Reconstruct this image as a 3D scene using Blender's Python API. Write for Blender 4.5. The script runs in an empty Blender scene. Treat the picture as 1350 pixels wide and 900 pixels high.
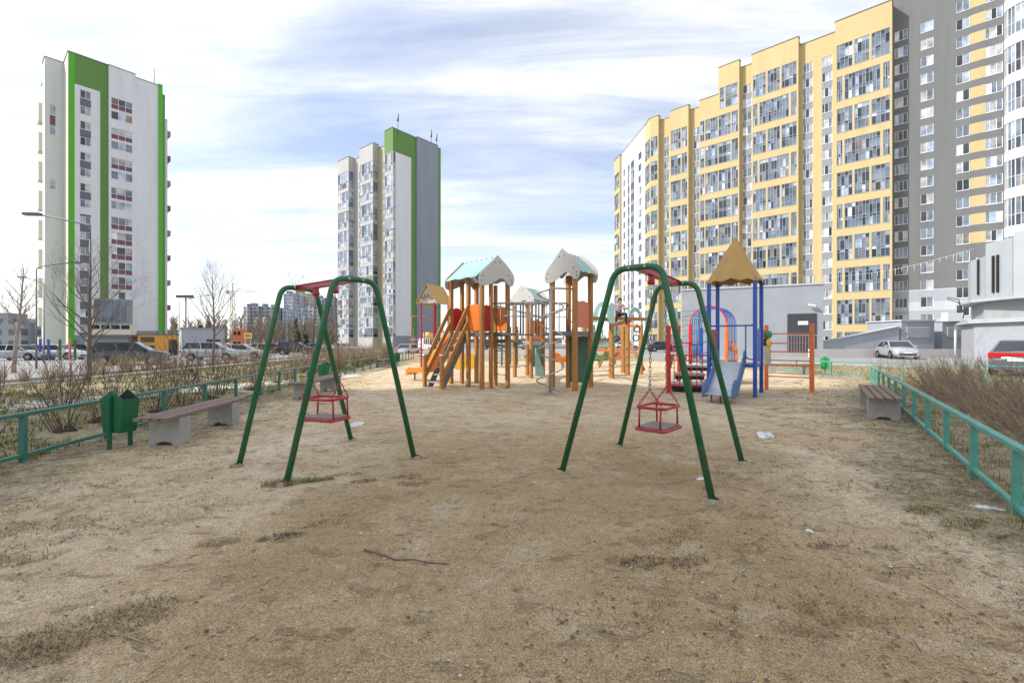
import bpy, math, random
from mathutils import Vector, Matrix, noise
random.seed(7)
SC = bpy.context.scene
COL = SC.collection
CAMH = 1.4; FPX = 600.0            # camera height in metres, focal length in pixels of the 1350 px photograph

# ------------------------------------------------------------------ camera, world, sun, exposure
cam = bpy.data.cameras.new('camera'); cam.lens = 16.0; cam.sensor_width = 36.0
cam.clip_start = 0.05; cam.clip_end = 5000
cam_o = bpy.data.objects.new('camera', cam); COL.objects.link(cam_o)
cam_o.location = (0, 0, CAMH); cam_o.rotation_euler = (math.radians(90), 0, 0)
SC.camera = cam_o

SUN_AZ = math.radians(186)         # direction towards the sun, counter-clockwise from +X
SUN_EL = math.radians(41)
w = bpy.data.worlds.new('World'); SC.world = w; w.use_nodes = True
nt = w.node_tree; nt.nodes.clear()
def N(t, typ, **kw):
    n = t.nodes.new(typ)
    for k, v in kw.items(): setattr(n, k, v)
    return n
def math_n(t, op, a, b=None):
    n = N(t, 'ShaderNodeMath', operation=op)
    for i, x in enumerate((a, b)):
        if x is None: continue
        if isinstance(x, (int, float)): n.inputs[i].default_value = x
        else: t.links.new(x, n.inputs[i])
    return n.outputs[0]
def ramp_n(t, fac, stops):
    r = N(t, 'ShaderNodeValToRGB')
    while len(r.color_ramp.elements) < len(stops): r.color_ramp.elements.new(0.5)
    for e, (p, c) in zip(r.color_ramp.elements, stops):
        e.position = p; e.color = (c[0], c[1], c[2], 1) if not isinstance(c, (int, float)) else (c, c, c, 1)
    t.links.new(fac, r.inputs[0])
    return r.outputs[0]
def mix_n(t, fac, a, b, blend='MIX'):
    m = N(t, 'ShaderNodeMix', data_type='RGBA', blend_type=blend)
    for s, x in ((0, fac), (6, a), (7, b)):
        if isinstance(x, (int, float)): m.inputs[s].default_value = x
        elif isinstance(x, tuple): m.inputs[s].default_value = (x[0], x[1], x[2], 1)
        else: t.links.new(x, m.inputs[s])
    return m.outputs[2]
def noise_n(t, vec, scale, detail=4, rough=.55, dist=0.0, out=0):
    n = N(t, 'ShaderNodeTexNoise'); n.inputs['Scale'].default_value = scale
    n.inputs['Detail'].default_value = detail; n.inputs['Roughness'].default_value = rough
    n.inputs['Distortion'].default_value = dist
    if vec is not None: t.links.new(vec, n.inputs['Vector'])
    return n.outputs[out]
sky = N(nt, 'ShaderNodeTexSky', sky_type='NISHITA'); sky.sun_disc = False
sky.sun_elevation = SUN_EL
sky.sun_rotation = math.pi/2 - SUN_AZ
sky.altitude = 200; sky.air_density = 1.0; sky.dust_density = 1.5; sky.ozone_density = 1.5
tc = N(nt, 'ShaderNodeTexCoord')
sep = N(nt, 'ShaderNodeSeparateXYZ'); nt.links.new(tc.outputs['Generated'], sep.inputs[0])
zz = math_n(nt, 'ADD', math_n(nt, 'MAXIMUM', sep.outputs[2], 0.0), 0.16)
comb = N(nt, 'ShaderNodeCombineXYZ')
nt.links.new(math_n(nt, 'DIVIDE', sep.outputs[0], zz), comb.inputs[0])
nt.links.new(math_n(nt, 'DIVIDE', sep.outputs[1], zz), comb.inputs[1])
mp = N(nt, 'ShaderNodeMapping'); nt.links.new(comb.outputs[0], mp.inputs[0])
mp.inputs['Rotation'].default_value = (0, 0, math.radians(-60))
mp.inputs['Scale'].default_value = (0.34, 0.95, 1)
mp.inputs['Location'].default_value = (3.1, 0.6, 0)
c1 = noise_n(nt, mp.outputs[0], 0.95, 9, .56, .5)
mq = N(nt, 'ShaderNodeMapping'); nt.links.new(comb.outputs[0], mq.inputs[0])
mq.inputs['Rotation'].default_value = (0, 0, math.radians(-60)); mq.inputs['Scale'].default_value = (0.5, 3.2, 1)
c2 = noise_n(nt, mq.outputs[0], 1.3, 10, .62, .8)
cm = math_n(nt, 'ADD', math_n(nt, 'MULTIPLY', c1, .72), math_n(nt, 'MULTIPLY', c2, .28))
mask = ramp_n(nt, cm, [(0.38, 0.18), (0.47, 0.40), (0.55, 0.70), (0.64, 1.0)])
CLOUD = 8.1
cloud_tone = ramp_n(nt, c2, [(0.3, (CLOUD*.86, CLOUD*.87, CLOUD*.88)), (0.62, (CLOUD, CLOUD*.995, CLOUD*.975))])
skyb = mix_n(nt, 1.0, sky.outputs[0], (1.24, 1.2, 1.26), 'MULTIPLY')
lowhaze = ramp_n(nt, sep.outputs[2], [(0.0, .9), (0.10, .55), (0.36, 0.0)])
m2 = math_n(nt, 'MAXIMUM', mask, lowhaze)
colr = mix_n(nt, m2, skyb, cloud_tone)
bg = N(nt, 'ShaderNodeBackground'); bg.inputs['Strength'].default_value = 0.1
nt.links.new(colr, bg.inputs['Color'])
wo = N(nt, 'ShaderNodeOutputWorld'); nt.links.new(bg.outputs[0], wo.inputs[0])

sl = bpy.data.lights.new('sun', 'SUN'); sl.energy = 2.9; sl.angle = math.radians(0.9); sl.color = (1.0, .96, .90)
so = bpy.data.objects.new('sun', sl); COL.objects.link(so)
sd = Vector((math.cos(SUN_AZ)*math.cos(SUN_EL), math.sin(SUN_AZ)*math.cos(SUN_EL), math.sin(SUN_EL)))
so.rotation_euler = sd.to_track_quat('Z', 'Y').to_euler(); so.location = sd*200
vs = SC.view_settings
vs.view_transform = 'Standard'; vs.look = 'None'; vs.exposure = 0.86; vs.gamma = 1.0; vs.use_curve_mapping = False
SC.render.engine = 'CYCLES'; SC.cycles.max_bounces = 6; SC.cycles.diffuse_bounces = 3; SC.cycles.glossy_bounces = 3
SC.cycles.transparent_max_bounces = 8

# ------------------------------------------------------------------ helpers
def V(*a): return Vector(a)
UPZ = Vector((0, 0, 1))
def gp(px, py, z=0.0):
    "pixel of the photograph to the point where its ray meets height z"
    Y = (CAMH - z)*FPX/(py - 450.0)
    return Vector(((px - 675)/FPX*Y, Y, z))
def at(px, py, Y): return Vector(((px - 675)/FPX*Y, Y, CAMH - (py - 450)/FPX*Y))

class MB:
    def __init__(s): s.v = []; s.f = []; s.m = []; s.sm = []
    def face(s, pts, mi=0, smooth=False):
        n = len(s.v); s.v.extend(tuple(p) for p in pts); s.f.append(tuple(range(n, n+len(pts)))); s.m.append(mi); s.sm.append(smooth)
    def raw(s, verts, faces, mi=0, smooth=False):
        n = len(s.v); s.v.extend(tuple(p) for p in verts)
        for f in faces: s.f.append(tuple(i+n for i in f)); s.m.append(mi); s.sm.append(smooth)
    def obox(s, c, ax, ay, az, mi=0):
        c = Vector(c); ax = Vector(ax); ay = Vector(ay); az = Vector(az)
        P = [c+i*ax+j*ay+k*az for k in (-1, 1) for j in (-1, 1) for i in (-1, 1)]
        s.raw(P, [(0,2,3,1), (4,5,7,6), (0,1,5,4), (2,6,7,3), (0,4,6,2), (1,3,7,5)], mi)
    def box(s, x0, x1, y0, y1, z0, z1, mi=0):
        s.obox(((x0+x1)/2, (y0+y1)/2, (z0+z1)/2), ((x1-x0)/2, 0, 0), (0, (y1-y0)/2, 0), (0, 0, (z1-z0)/2), mi)
    def bar(s, p, q, wd, h=None, up=UPZ, mi=0):
        p = Vector(p); q = Vector(q); d = q-p; L = d.length
        if L < 1e-6: return
        d = d/L; up = Vector(up)
        if abs(d.dot(up)) > .98: up = Vector((1, 0, 0)) if abs(d.x) < .9 else Vector((0, 1, 0))
        sx = d.cross(up).normalized(); uz = sx.cross(d).normalized(); h = wd if h is None else h
        s.obox((p+q)/2, d*L/2, sx*wd/2, uz*h/2, mi)
    def tube(s, pts, r, n=8, mi=0, closed=False, smooth=True, cap=True):
        pts = [Vector(p) for p in pts]; k = len(pts)
        rr = r if isinstance(r, (list, tuple)) else [r]*k
        base = len(s.v); prev = None
        for i, p in enumerate(pts):
            a = pts[i-1] if (i > 0 or closed) else p; b = pts[(i+1) % k] if (i < k-1 or closed) else p
            d = (b-a); d = d.normalized() if d.length > 1e-9 else Vector((0, 0, 1))
            if prev is None:
                u = d.cross(UPZ) if abs(d.z) < .95 else d.cross(Vector((1, 0, 0)))
            else: u = prev - d*prev.dot(d)
            if u.length < 1e-6: u = d.orthogonal()
            u.normalize(); prev = u; v = d.cross(u)
            for j in range(n):
                an = 2*math.pi*j/n; s.v.append(tuple(p + (u*math.cos(an)+v*math.sin(an))*rr[i]))
        for i in range(k if closed else k-1):
            i2 = (i+1) % k
            for j in range(n):
                j2 = (j+1) % n
                s.f.append((base+i*n+j, base+i*n+j2, base+i2*n+j2, base+i2*n+j)); s.m.append(mi); s.sm.append(smooth)
        if cap and not closed:
            s.f.append(tuple(base+j for j in reversed(range(n)))); s.m.append(mi); s.sm.append(False)
            s.f.append(tuple(base+(k-1)*n+j for j in range(n))); s.m.append(mi); s.sm.append(False)
    def prism(s, poly, off, mi=0, mi_side=None):
        poly = [Vector(p) for p in poly]; off = Vector(off); n = len(poly)
        s.raw(poly + [p+off for p in poly], [tuple(reversed(range(n))), tuple(range(n, 2*n))], mi)
        b = len(s.v)-2*n; ms = mi if mi_side is None else mi_side
        for i in range(n):
            j = (i+1) % n; s.f.append((b+i, b+j, b+n+j, b+n+i)); s.m.append(ms); s.sm.append(False)
    def lathe(s, prof, c, n=16, ax=(0, 0, 1), mi=0, smooth=True):
        c = Vector(c); ax = Vector(ax).normalized(); u = ax.orthogonal().normalized(); v = ax.cross(u); base = len(s.v)
        for (r, t) in prof:
            for j in range(n):
                an = 2*math.pi*j/n; s.v.append(tuple(c + ax*t + (u*math.cos(an)+v*math.sin(an))*r))
        for i in range(len(prof)-1):
            for j in range(n):
                j2 = (j+1) % n; s.f.append((base+i*n+j, base+i*n+j2, base+(i+1)*n+j2, base+(i+1)*n+j)); s.m.append(mi); s.sm.append(smooth)
    def ball(s, c, r, n=10, mi=0, sc=(1, 1, 1)):
        c = Vector(c); base = len(s.v); k = n//2+1
        for i in range(k+1):
            th = math.pi*i/k
            for j in range(n):
                ph = 2*math.pi*j/n
                s.v.append((c.x+r*sc[0]*math.sin(th)*math.cos(ph), c.y+r*sc[1]*math.sin(th)*math.sin(ph), c.z+r*sc[2]*math.cos(th)))
        for i in range(k):
            for j in range(n):
                j2 = (j+1) % n; s.f.append((base+i*n+j, base+(i+1)*n+j, base+(i+1)*n+j2, base+i*n+j2)); s.m.append(mi); s.sm.append(True)
    def mesh(s, name, mats, off=None):
        me = bpy.data.meshes.new(name)
        vv = s.v if off is None else [off @ Vector(p) for p in s.v]
        me.from_pydata(vv, [], s.f)
        for m in (mats if isinstance(mats, (list, tuple)) else [mats]): me.materials.append(m)
        me.polygons.foreach_set('material_index', s.m); me.polygons.foreach_set('use_smooth', s.sm)
        me.update()
        return me
    def build(s, name, mats, parent=None, world=False, bevel=0, kind=None, label=None):
        off = None
        if world and parent is not None:
            r = parent
            while r.parent: r = r.parent
            off = INV[r.name]
        o = bpy.data.objects.new(name, s.mesh(name, mats, off)); COL.objects.link(o)
        if parent is not None: o.parent = parent
        if bevel:
            b = o.modifiers.new('bevel', 'BEVEL'); b.width = bevel; b.segments = 2; b.limit_method = 'ANGLE'
        if kind: o['kind'] = kind
        if label: o['label'] = label
        return o
INV = {}
def thing(name, label, cat, loc=(0, 0, 0), rotz=0.0, group=None):
    o = bpy.data.objects.new(name, None); COL.objects.link(o); o.empty_display_size = .2
    o.location = loc; o.rotation_euler = (0, 0, rotz); o['label'] = label; o['category'] = cat
    if group: o['group'] = group
    INV[o.name] = (Matrix.Translation(Vector(loc)) @ Matrix.Rotation(rotz, 4, 'Z')).inverted()
    return o
def tag(o, label, cat, group=None):
    o['label'] = label; o['category'] = cat
    if group: o['group'] = group
    return o
def dup(root, loc, rotz=0.0, label=None, scale=None, group=None, tilt=None):
    r = root.copy(); COL.objects.link(r); r.location = loc
    r.rotation_euler = (tilt[0], tilt[1], rotz) if tilt else (0, 0, rotz)
    if scale: r.scale = scale if isinstance(scale, tuple) else (scale,)*3
    if label: r['label'] = label
    if group: r['group'] = group
    for ch in list(root.children):
        c = ch.copy(); COL.objects.link(c); c.parent = r
        for g in list(ch.children):
            d = g.copy(); COL.objects.link(d); d.parent = c
    return r
def inst(src, parent, loc, rot=None, name=None, scale=None):
    o = bpy.data.objects.new(name or src.name, src); COL.objects.link(o)
    if parent is not None: o.parent = parent
    o.location = loc
    if rot is not None: o.rotation_euler = rot
    if scale is not None: o.scale = scale
    return o
def struct(o):
    o['kind'] = 'structure'; return o

# ------------------------------------------------------------------ materials
def M(name, col, rough=.6, metal=0.0, var=.12, scale=4.0, bump=0.0, bscale=60.0, spec=.5, dirt=0.0, dirtcol=(.16, .13, .10), dscale=1.5, coat=0.0, stretch=None):
    m = bpy.data.materials.new(name); m.use_nodes = True; t = m.node_tree; b = t.nodes['Principled BSDF']
    tcn = N(t, 'ShaderNodeTexCoord'); vec = tcn.outputs['Object']
    if stretch:
        mpn = N(t, 'ShaderNodeMapping'); mpn.inputs['Scale'].default_value = stretch; t.links.new(vec, mpn.inputs[0]); vec = mpn.outputs[0]
    nz = noise_n(t, vec, scale, 5, .6)
    a = tuple(max(0, c*(1-var)) for c in col); c2_ = tuple(min(1, c*(1+var)) for c in col)
    out = ramp_n(t, nz, [(.3, a), (.7, c2_)])
    if dirt > 0:
        dn = noise_n(t, vec, dscale, 8, .68, .4)
        fac = math_n(t, 'MULTIPLY', ramp_n(t, dn, [(.45, 0.0), (.72, 1.0)]), dirt)
        out = mix_n(t, fac, out, dirtcol)
    t.links.new(out, b.inputs['Base Color'])
    b.inputs['Roughness'].default_value = rough; b.inputs['Metallic'].default_value = metal
    b.inputs['Specular IOR Level'].default_value = spec; b.inputs['Coat Weight'].default_value = coat
    if bump > 0:
        bn = noise_n(t, vec, bscale, 5, .6)
        bp = N(t, 'ShaderNodeBump'); bp.inputs['Strength'].default_value = bump; bp.inputs['Distance'].default_value = .02
        t.links.new(bn, bp.inputs['Height']); t.links.new(bp.outputs[0], b.inputs['Normal'])
    return m
def glass(name, col, rough=.04, ior=1.6, metal=0.0):
    m = bpy.data.materials.new(name); m.use_nodes = True; t = m.node_tree; b = t.nodes['Principled BSDF']
    g = N(t, 'ShaderNodeNewGeometry'); nz = noise_n(t, g.outputs['Position'], .55, 3, .6)
    out = ramp_n(t, nz, [(.32, tuple(c*.45 for c in col)), (.66, tuple(min(1, c*1.35) for c in col))])
    t.links.new(out, b.inputs['Base Color']); b.inputs['Roughness'].default_value = rough
    b.inputs['IOR'].default_value = ior; b.inputs['Metallic'].default_value = metal
    return m
# ------------------------------------------------------------------ palette
GREEN = M('green_swing_paint', (.006, .125, .050), .38, var=.22, scale=7, dirt=.6, dirtcol=(.10, .085, .05), dscale=11, bump=.12, bscale=70)
RED = M('red_paint', (.40, .020, .030), .36, var=.15, scale=9, dirt=.2, dirtcol=(.2, .06, .05), dscale=6)
BRIGHTRED = M('bright_red_paint', (.62, .02, .025), .35, var=.1)
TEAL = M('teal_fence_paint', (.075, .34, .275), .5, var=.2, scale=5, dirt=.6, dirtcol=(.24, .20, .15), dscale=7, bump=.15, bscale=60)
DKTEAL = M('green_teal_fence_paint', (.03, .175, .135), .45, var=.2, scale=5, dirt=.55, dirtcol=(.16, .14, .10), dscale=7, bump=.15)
BINGREEN = M('bin_green_paint', (.010, .125, .052), .42, var=.15, scale=6, dirt=.35, dirtcol=(.07, .10, .06), dscale=5)
WOOD = M('golden_timber', (.40, .178, .040), .6, var=.3, scale=6, bump=.25, bscale=30, stretch=(6, 6, .6), dirt=.25, dirtcol=(.16, .09, .04), dscale=2.5)
BENCHWOOD = M('brown_bench_slat', (.20, .13, .10), .65, var=.22, scale=7, bump=.25, bscale=50, stretch=(5, .6, 5), dirt=.3, dirtcol=(.26, .22, .19), dscale=3)
CONCRETE = M('concrete', (.36, .35, .325), .9, var=.15, scale=5, bump=.35, bscale=50, dirt=.4, dirtcol=(.20, .18, .15), dscale=2.5)
ORANGE = M('orange_panel', (.80, .19, .018), .42, var=.07, dirt=.15, dirtcol=(.5, .16, .05), dscale=4)
SALMON = M('faded_orange_panel', (.66, .19, .10), .5, var=.08)
DARKRED = M('dark_red_panel', (.45, .020, .012), .45, var=.1)
MINT = M('mint_panel', (.27, .46, .43), .5, var=.06, dirt=.15, dirtcol=(.35, .5, .45), dscale=4)
ONION = M('light_grey_panel', (.54, .52, .475), .55, var=.05, dirt=.18, dirtcol=(.4, .38, .33), dscale=3)
OCHRE = M('ochre_roof_panel', (.47, .285, .085), .55, var=.07, dirt=.2, dirtcol=(.4, .25, .1), dscale=3)
BROWNP = M('brown_gable_panel', (.25, .16, .10), .6)
DKGREENP = M('dark_green_panel', (.07, .16, .12), .5)
STEEL = M('galvanised_steel', (.46, .46, .46), .42, metal=.75, var=.15, scale=12)
DKSTEEL = M('dark_deck_steel', (.16, .165, .17), .55, metal=.3, var=.2, scale=8)
LTDECK = M('grey_deck', (.36, .35, .335), .7, var=.12)
BLUE = M('blue_paint', (.018, .085, .40), .38, var=.12)
SLIDEBLUE = M('slide_blue_side', (.075, .15, .33), .42, var=.1)
SLIDEBED = M('slide_steel_bed', (.54, .58, .60), .4, metal=.35, var=.08, scale=5)
OPAINT = M('orange_paint', (.72, .16, .035), .45, var=.15, dirt=.3, dirtcol=(.45, .07, .02), dscale=3)
YELLOWP = M('yellow_paint', (.78, .48, .03), .45)
LIME = M('lime_paint', (.12, .55, .05), .6, var=.05)
BLACK = M('black_rubber', (.018, .018, .018), .7)
CHAIN = M('chain_steel', (.20, .17, .14), .5, metal=.7, var=.3, scale=40)
WHITEP = M('white_plastic', (.80, .80, .79), .45, var=.05)
TAN = M('tan_board', (.52, .44, .30), .6)
BARK = M('grey_brown_bark', (.145, .115, .095), .85, var=.3, scale=12, bump=.4, bscale=60)
PALEBARK = M('pale_bark', (.30, .255, .22), .85, var=.35, scale=8, bump=.3)
TWIG = M('bare_twig', (.27, .20, .135), .8, var=.3, scale=5)
TWIGRED = M('russet_twig', (.30, .19, .125), .8, var=.3, scale=3)
DRYG = M('dry_grass', (.40, .295, .15), .8, var=.3, scale=3)
GRG = M('green_grass', (.135, .19, .035), .75, var=.35, scale=3)
BRG = M('brown_grass', (.115, .082, .05), .85, var=.3, scale=3)
ASPH = M('worn_asphalt', (.27, .265, .26), .9, var=.14, scale=.5, bump=.15, bscale=40, dirt=.4, dirtcol=(.36, .34, .31), dscale=.25)
PAVE = M('pale_pavement', (.47, .45, .415), .9, var=.1, scale=.8, bump=.1, bscale=30, dirt=.3, dirtcol=(.33, .30, .26), dscale=.5)
KERB = M('kerb_stone', (.38, .37, .35), .9, var=.15)
SNOWW = M('white_car_paint', (.74, .74, .74), .3, coat=.5, var=.02)

# ------------------------------------------------------------------ ground
def fence_left_x(y): return -5.04 - .125*y
def fence_right_x(y): return 1.537 + .69*y
def fbm(x, y, s, o=3, seed=0.0):
    a = 0; amp = 1; tot = 0
    for i in range(o):
        a += amp*noise.noise((x*s+seed, y*s-seed*.7, seed*1.3)); tot += amp; s *= 2.1; amp *= .5
    return a/tot
def sandness(x, y):
    n = fbm(x, y, .55, 3, 3.1)*.9
    dl = (x - (fence_left_x(y) if y < 18.5 else -7.1-.05*(y-18.5)))
    dr = (fence_right_x(y) - x + max(0, 3.9-y)*.9) if y < 15.5 else (13.0 - x)
    db = 33 - y
    s = min((dl-.55+n*1.1)/.9, (dr-.45+n*1.2)/1.2, db/2.0)
    return max(0.0, min(1.0, s))
def soilness(x, y):      # damp compacted soil on the bare near part, loose pale sand under the equipment
    return max(0.0, min(1.0, min((9.5-y)/4.5, (2.5+.12*y-abs(x-.2-.05*y)+1.3*fbm(x, y, .45, 2, 8.8))/1.6)))
def ground_h(x, y):
    s = sandness(x, y)
    near = 1.0 if y < 22 else max(0.0, 1-(y-22)/8)
    h = near*(.020*fbm(x, y, .9, 2, 1.7) + .028*fbm(x, y, 3.2, 3, 5.2)*(.55+.45*s) + .012*fbm(x, y, 11, 2, 9.4))
    for (cx, cy, r, d) in DIPS:
        q = ((x-cx)**2+(y-cy)**2)/(r*r)
        if q < 6: h += d*math.exp(-q)
    return h + drop(x)
def drop(x):
    t = max(0.0, min(1.0, (-14.5-x)/6.0)); return -.36*t*t*(3-2*t)
DIPS = [(1.65, 5.06, .5, -.10), (-2.18, 5.37, .45, -.08), (.3, 14.3, 1.4, -.05), (1.0, 12.3, .5, -.04), (5.0, 10.6, .6, -.05),
        (6.6, 11.9, .9, .05), (-1.6, 14.5, .9, .04), (2.2, 13.4, .5, .05), (4.0, 17.0, 1.5, .06), (-2.4, 13.4, .4, .05)]

def ground_material():
    m = bpy.data.materials.new('sandy_ground'); m.use_nodes = True; t = m.node_tree; b = t.nodes['Principled BSDF']
    g = N(t, 'ShaderNodeNewGeometry'); P = g.outputs['Position']
    at_ = N(t, 'ShaderNodeAttribute', attribute_name='sand'); S = at_.outputs['Fac']
    n1 = noise_n(t, P, .55, 6, .62, .6); n2 = noise_n(t, P, 2.6, 7, .68, .5); n3 = noise_n(t, P, 16, 5, .7); n4 = noise_n(t, P, 85, 3, .6); n5 = noise_n(t, P, 240, 2, .6)
    sand = ramp_n(t, n1, [(.34, (.53, .41, .255)), (.50, (.59, .485, .325)), (.66, (.66, .57, .425))])
    soil = N(t, 'ShaderNodeAttribute', attribute_name='soil').outputs['Fac']
    soil = math_n(t, 'ADD', soil, math_n(t, 'MULTIPLY', math_n(t, 'SUBTRACT', n1, .5), 1.4))
    sand = mix_n(t, ramp_n(t, soil, [(.3, 0.0), (.8, .85)]), sand, mix_n(t, 1.0, sand, (.64, .575, .465), 'MULTIPLY'))
    sand = mix_n(t, ramp_n(t, n2, [(.36, .50), (.52, 0.0)]), sand, (.36, .262, .152))
    sand = mix_n(t, ramp_n(t, n2, [(.53, 0.0), (.75, .45)]), sand, (.66, .61, .51))
    sand = mix_n(t, .6, sand, ramp_n(t, n3, [(.30, (.58, .55, .52)), (.5, (1, 1, 1)), (.72, (1.18, 1.16, 1.13))]), 'MULTIPLY')
    sand = mix_n(t, .8, sand, ramp_n(t, n4, [(.30, (.38, .35, .31)), (.46, (.98, .97, .96)), (.70, (1.38, 1.37, 1.35))]), 'MULTIPLY')
    sand = mix_n(t, .9, sand, ramp_n(t, n5, [(.32, (.36, .33, .29)), (.5, (1, 1, 1)), (.66, (1.6, 1.59, 1.57))]), 'MULTIPLY')
    vor = N(t, 'ShaderNodeTexVoronoi'); vor.inputs['Scale'].default_value = 26; t.links.new(P, vor.inputs['Vector'])
    peb = math_n(t, 'MULTIPLY', ramp_n(t, vor.outputs['Distance'], [(.10, 1.0), (.16, 0.0)]), ramp_n(t, vor.outputs['Color'], [(.70, 0.0), (.74, 1.0)]))
    sand = mix_n(t, math_n(t, 'MULTIPLY', peb, .75), sand, (.72, .69, .64))
    # thin dark streaks of twigs and dead leaves trodden into the sand
    mpn = N(t, 'ShaderNodeMapping'); mpn.inputs['Scale'].default_value = (5, 17, 5); mpn.inputs['Rotation'].default_value = (0, 0, .5); t.links.new(P, mpn.inputs[0])
    st = noise_n(t, mpn.outputs[0], 1.0, 6, .7, 1.2)
    sand = mix_n(t, math_n(t, 'MULTIPLY', ramp_n(t, st, [(.62, 0.0), (.69, .6)]), ramp_n(t, n1, [(.38, .15), (.6, 1.0)])), sand, (.17, .122, .078))
    mp2 = N(t, 'ShaderNodeMapping'); mp2.inputs['Scale'].default_value = (3.2, 6.0, 4); mp2.inputs['Rotation'].default_value = (0, 0, -.15); t.links.new(P, mp2.inputs[0])
    sc_ = noise_n(t, mp2.outputs[0], 1.0, 4, .6, .3); shaded_scuff = ramp_n(t, sc_, [(.58, 0.0), (.67, 1.0)])
    sand = mix_n(t, math_n(t, 'MULTIPLY', shaded_scuff, .42), sand, (.23, .165, .10))  # footprint dips browned: their shade put into the colour, plus organic bits
    l1 = noise_n(t, P, 2.3, 8, .72, .7); l2 = noise_n(t, P, 9, 5, .7)
    lawn = ramp_n(t, l1, [(.34, (.17, .125, .08)), (.43, (.31, .245, .155)), (.50, (.45, .385, .285)), (.58, (.33, .30, .15)), (.68, (.48, .41, .29))])
    lawn = mix_n(t, .8, lawn, ramp_n(t, l2, [(.32, (.45, .43, .4)), (.52, (1, 1, 1)), (.72, (1.35, 1.3, 1.2))]), 'MULTIPLY')
    lawn = mix_n(t, .6, lawn, ramp_n(t, n4, [(.32, (.5, .48, .45)), (.52, (1, 1, 1)), (.72, (1.3, 1.3, 1.2))]), 'MULTIPLY')
    edge = math_n(t, 'ADD', S, math_n(t, 'MULTIPLY', math_n(t, 'SUBTRACT', n3, .5), .9))
    out = mix_n(t, ramp_n(t, edge, [(.25, 0.0), (.75, 1.0)]), lawn, sand)
    t.links.new(out, b.inputs['Base Color']); b.inputs['Roughness'].default_value = .95; b.inputs['Specular IOR Level'].default_value = .15
    hsum = math_n(t, 'ADD', math_n(t, 'MULTIPLY', n3, 1.0), math_n(t, 'ADD', math_n(t, 'MULTIPLY', n4, .32), math_n(t, 'SUBTRACT', math_n(t, 'MULTIPLY', n2, 1.4), math_n(t, 'MULTIPLY', shaded_scuff, .9))))
    bp = N(t, 'ShaderNodeBump'); bp.inputs['Strength'].default_value = .9; bp.inputs['Distance'].default_value = .035
    t.links.new(hsum, bp.inputs['Height']); t.links.new(bp.outputs[0], b.inputs['Normal'])
    return m
GROUNDM = ground_material()
def near_ground():
    ys = [-14, -9, -6, -4, -2.5, -1.2, -.3] + [.5*(130.0)**(k/290.0) for k in range(291)]
    nx = 300; verts = []; att = []
    for y in ys:
        half = 9+1.36*max(y, 0)
        for i in range(nx+1):
            u = -1+2*i/nx; x = half*(u*.75+.25*u**3)
            verts.append((x, y, ground_h(x, y))); att.append(sandness(x, y))
    faces = [(j*(nx+1)+i, j*(nx+1)+i+1, (j+1)*(nx+1)+i+1, (j+1)*(nx+1)+i) for j in range(len(ys)-1) for i in range(nx)]
    me = bpy.data.meshes.new('ground'); me.from_pydata(verts, [], faces); me.materials.append(GROUNDM)
    a = me.attributes.new('sand', 'FLOAT', 'POINT'); a.data.foreach_set('value', att)
    a2 = me.attributes.new('soil', 'FLOAT', 'POINT'); a2.data.foreach_set('value', [soilness(v_[0], v_[1]) for v_ in verts])
    me.polygons.foreach_set('use_smooth', [True]*len(faces)); me.update()
    o = bpy.data.objects.new('ground', me); COL.objects.link(o); struct(o)
near_ground()
FARG = M('far_ground_earth', (.20, .18, .13), .95, var=.3, scale=.02)
mb = MB(); mb.face([(-3000, -600, -.5), (3000, -600, -.5), (3000, 4000, -.5), (-3000, 4000, -.5)])
struct(mb.build('terrain', FARG))

# paved strips; the left ones run with the fence
def strip(name, pts_l, pts_r, z, mat, th=.06):
    mb = MB()
    for i in range(len(pts_l)-1):
        a, b_ = pts_l[i], pts_l[i+1]; c, d = pts_r[i+1], pts_r[i]
        lo = [(p[0], p[1], z-th) for p in (a, b_, c, d)]
        mb.prism([Vector(p) for p in reversed(lo)], (0, 0, th))
    return struct(mb.build(name, mat))
def lx(off, y): return off - .055*y
strip('path', [(-15.5, 3.0), (-10.4, 12.0), (-7.9, 17.2), (-6.6, 19.2)], [(-13.9, 2.4), (-9.0, 11.3), (-6.9, 16.3), (-5.8, 18.0)], .022, PAVE)
strip('pavement', [(lx(-18.6, y), y) for y in (3, 20, 40, 70)], [(lx(-16.6, y), y) for y in (3, 20, 40, 70)], drop(-18.6)+.04, PAVE, .2)
strip('parking_road', [(-60, y) for y in (10, 40, 80, 112)], [(lx(-20.6, y), y) for y in (10, 40, 80, 112)], -.335, ASPH, .15)
strip('yard_road', [(-22, 62), (9, 44), (14.5, 30), (30, 16)], [(-22, 112), (20, 75), (52, 60), (70, 30)], .0185, ASPH, .6)
def kerb(name, a, b_, n):
    r = struct(bpy.data.objects.new(name, None)); COL.objects.link(r); r.location = (0, 0, 0)
    a = Vector(a); b_ = Vector(b_); mbk = MB(); L = (b_-a).length/n
    mbk.box(-L/2+.006, L/2-.006, -.075, .075, -.05, .14); me = mbk.mesh('kerb_stone', KERB)
    ang = math.atan2(b_.y-a.y, b_.x-a.x)
    for k in range(n):
        p = a.lerp(b_, (k+.5)/n); inst(me, r, p, (0, 0, ang))
    return r
kerb('road_kerb', (lx(-20.5, 14), 14, -.36), (lx(-20.5, 74), 74, -.36), 60)
kerb('path_kerb', (lx(-16.5, 12), 12, drop(-17.5)), (lx(-16.5, 60), 60, drop(-19)), 48)
kerb('yard_kerb', (14.6, 30.2, 0), (29.6, 16.6, 0), 20)
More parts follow.
